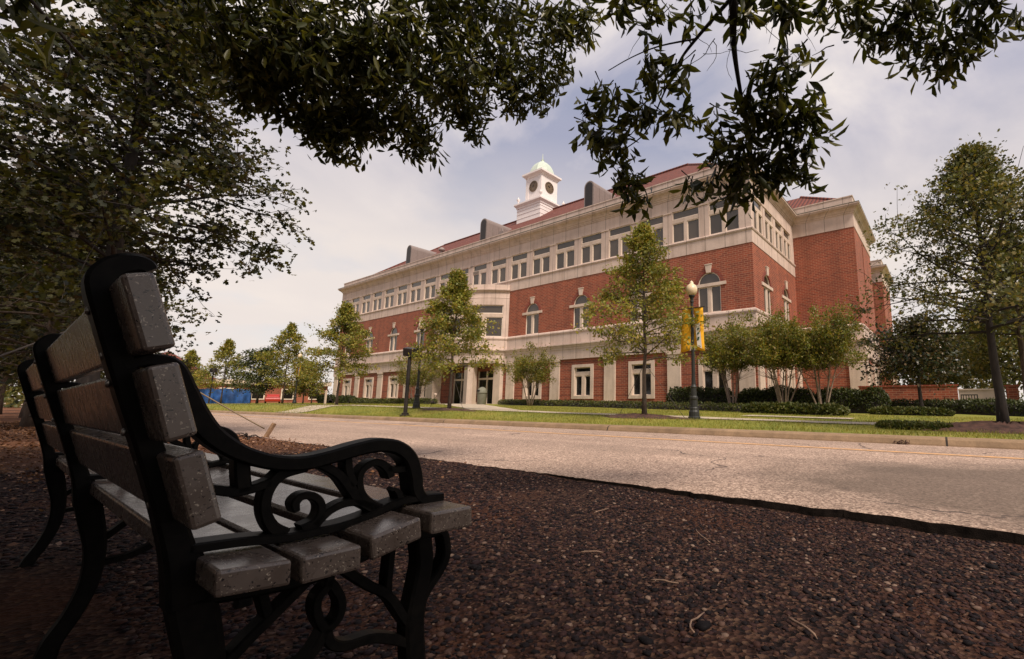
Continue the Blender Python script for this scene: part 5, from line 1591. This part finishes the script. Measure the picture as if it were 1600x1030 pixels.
# big mass over the upper left
for c, rad, n in [((-3.99,0.74,3.27),(0.28,0.30,0.23),45), ((-4.20,0.98,3.28),(0.30,0.33,0.26),49), ((-4.01,1.18,3.26),(0.36,0.40,0.31),72), ((-4.20,1.46,3.13),(0.25,0.27,0.21),34), ((-4.12,1.59,3.20),(0.20,0.22,0.17),25), ((-3.66,1.13,3.40),(0.40,0.44,0.34),94), ((-3.53,1.49,3.34),(0.28,0.31,0.24),49), ((-3.85,1.97,3.64),(0.31,0.35,0.27),49), ((-3.70,1.94,3.11),(0.17,0.18,0.14),20), ((-3.25,2.04,3.58),(0.34,0.38,0.29),67), ((-3.73,2.40,3.66),(0.17,0.18,0.14),17), ((-3.08,2.42,3.76),(0.26,0.28,0.22),38), ((-2.98,2.76,3.98),(0.22,0.25,0.19),28), ((-2.60,2.59,4.05),(0.24,0.27,0.21),34), ((-2.47,2.72,4.21),(0.16,0.18,0.14),17), ((-3.42,1.46,3.64),(0.41,0.45,0.35),94), ((-3.34,1.94,4.00),(0.44,0.48,0.37),94), ((-3.04,2.40,4.24),(0.39,0.43,0.33),72), ((-3.99,0.93,3.58),(0.36,0.39,0.30),67), ((-4.08,1.55,3.45),(0.27,0.29,0.23),38),
        ((-4.19,1.52,2.95),(0.17,0.19,0.17),18), ((-4.03,1.67,3.12),(0.16,0.17,0.16),18), ((-3.89,2.04,3.07),(0.16,0.17,0.16),18), ((-4.22,1.09,3.13),(0.19,0.20,0.19),18), ((-4.27,0.88,3.14),(0.16,0.17,0.16),18), ((-3.18,2.55,3.57),(0.14,0.16,0.14),18), ((-3.52,2.34,3.36),(0.13,0.14,0.13),18), ((-4.21,1.37,3.00),(0.19,0.20,0.19),18), ((-3.85,1.82,3.29),(0.19,0.20,0.19),18), ((-2.96,2.71,3.66),(0.13,0.14,0.13),18),
        ((-3.9,.9,4.1),(.6,.5,.35),30), ((-3.4,1.4,4.3),(.7,.6,.35),34), ((-2.7,1.9,4.5),(.6,.5,.3),30)]:
    fill(c, rad, int(n*.78)+2, .16)
n_fine = len(tips)
# unseen rest of the crown; low side clumps added to darken bench and verge
for c, rad, n in [((-1.2,-1.6,5.4),(2.6,1.0,.8),260), ((-3.5,-1.0,5.2),(2.2,1.2,.9),240), ((-6.2,-1.1,4.9),(2.2,.9,.9),240), ((-1.5,-3.2,6.5),(3.2,1.6,1.3),320), ((1.6,-1.6,5.2),(1.9,1.3,.8),220), ((-5,-3.2,5.6),(2.4,1.5,1.1),240), ((1.5,-3.5,5.6),(2,1.4,1),200), ((-3,-5.6,3.4),(3.5,.8,1.7),330), ((-8,-4.2,3.2),(2,1,1.7),240), ((2.5,-5,3.4),(2,1,1.7),220), ((-3,-5.0,1.7),(4,.6,1.4),330), ((-8,-4.4,1.6),(2.4,.9,1.4),220), ((3.6,-3,2.0),(1,2,1.7),260), ((3.7,-.9,3.4),(.9,1.2,1.5),180), ((-3.5,-2.6,4.2),(4,1.2,.8),260)]:
    fill(c, rad, n, .5)
limbs.build('trunk', M['bark_dark'], ov, True)
tips = np.array(tips); tdir = np.array(tdir)
def rosettes(T, D, k, size, spread):
    n = len(T)
    C = np.repeat(T, k, 0) + rng.normal(size=(n*k, 3))*spread
    DD = np.repeat(D, k, 0)*0.75 + rng.normal(size=(n*k, 3))*0.62 + np.array([0, 0, -.32])
    return leaf_cloud(C-OV, DD, size*rng.uniform(.65, 1.25, n*k), LANCE)
n_near = 0
near = np.linalg.norm(tips-np.array([0, 0, .68]), axis=1) < 3.95
mask_fine = np.arange(len(tips)) < n_fine
A = rosettes(tips[mask_fine & near], tdir[mask_fine & near], 4, .112, .03)
B = rosettes(tips[mask_fine & ~near], tdir[mask_fine & ~near], 6, .1, .04)
Cc = rosettes(tips[~mask_fine], tdir[~mask_fine], 9, .26, .2)
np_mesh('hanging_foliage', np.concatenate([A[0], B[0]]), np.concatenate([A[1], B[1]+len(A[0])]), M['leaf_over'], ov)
np_mesh('crown', Cc[0], Cc[1], M['leaf_over'], ov)  # unseen crown, including the low clumps added to block light
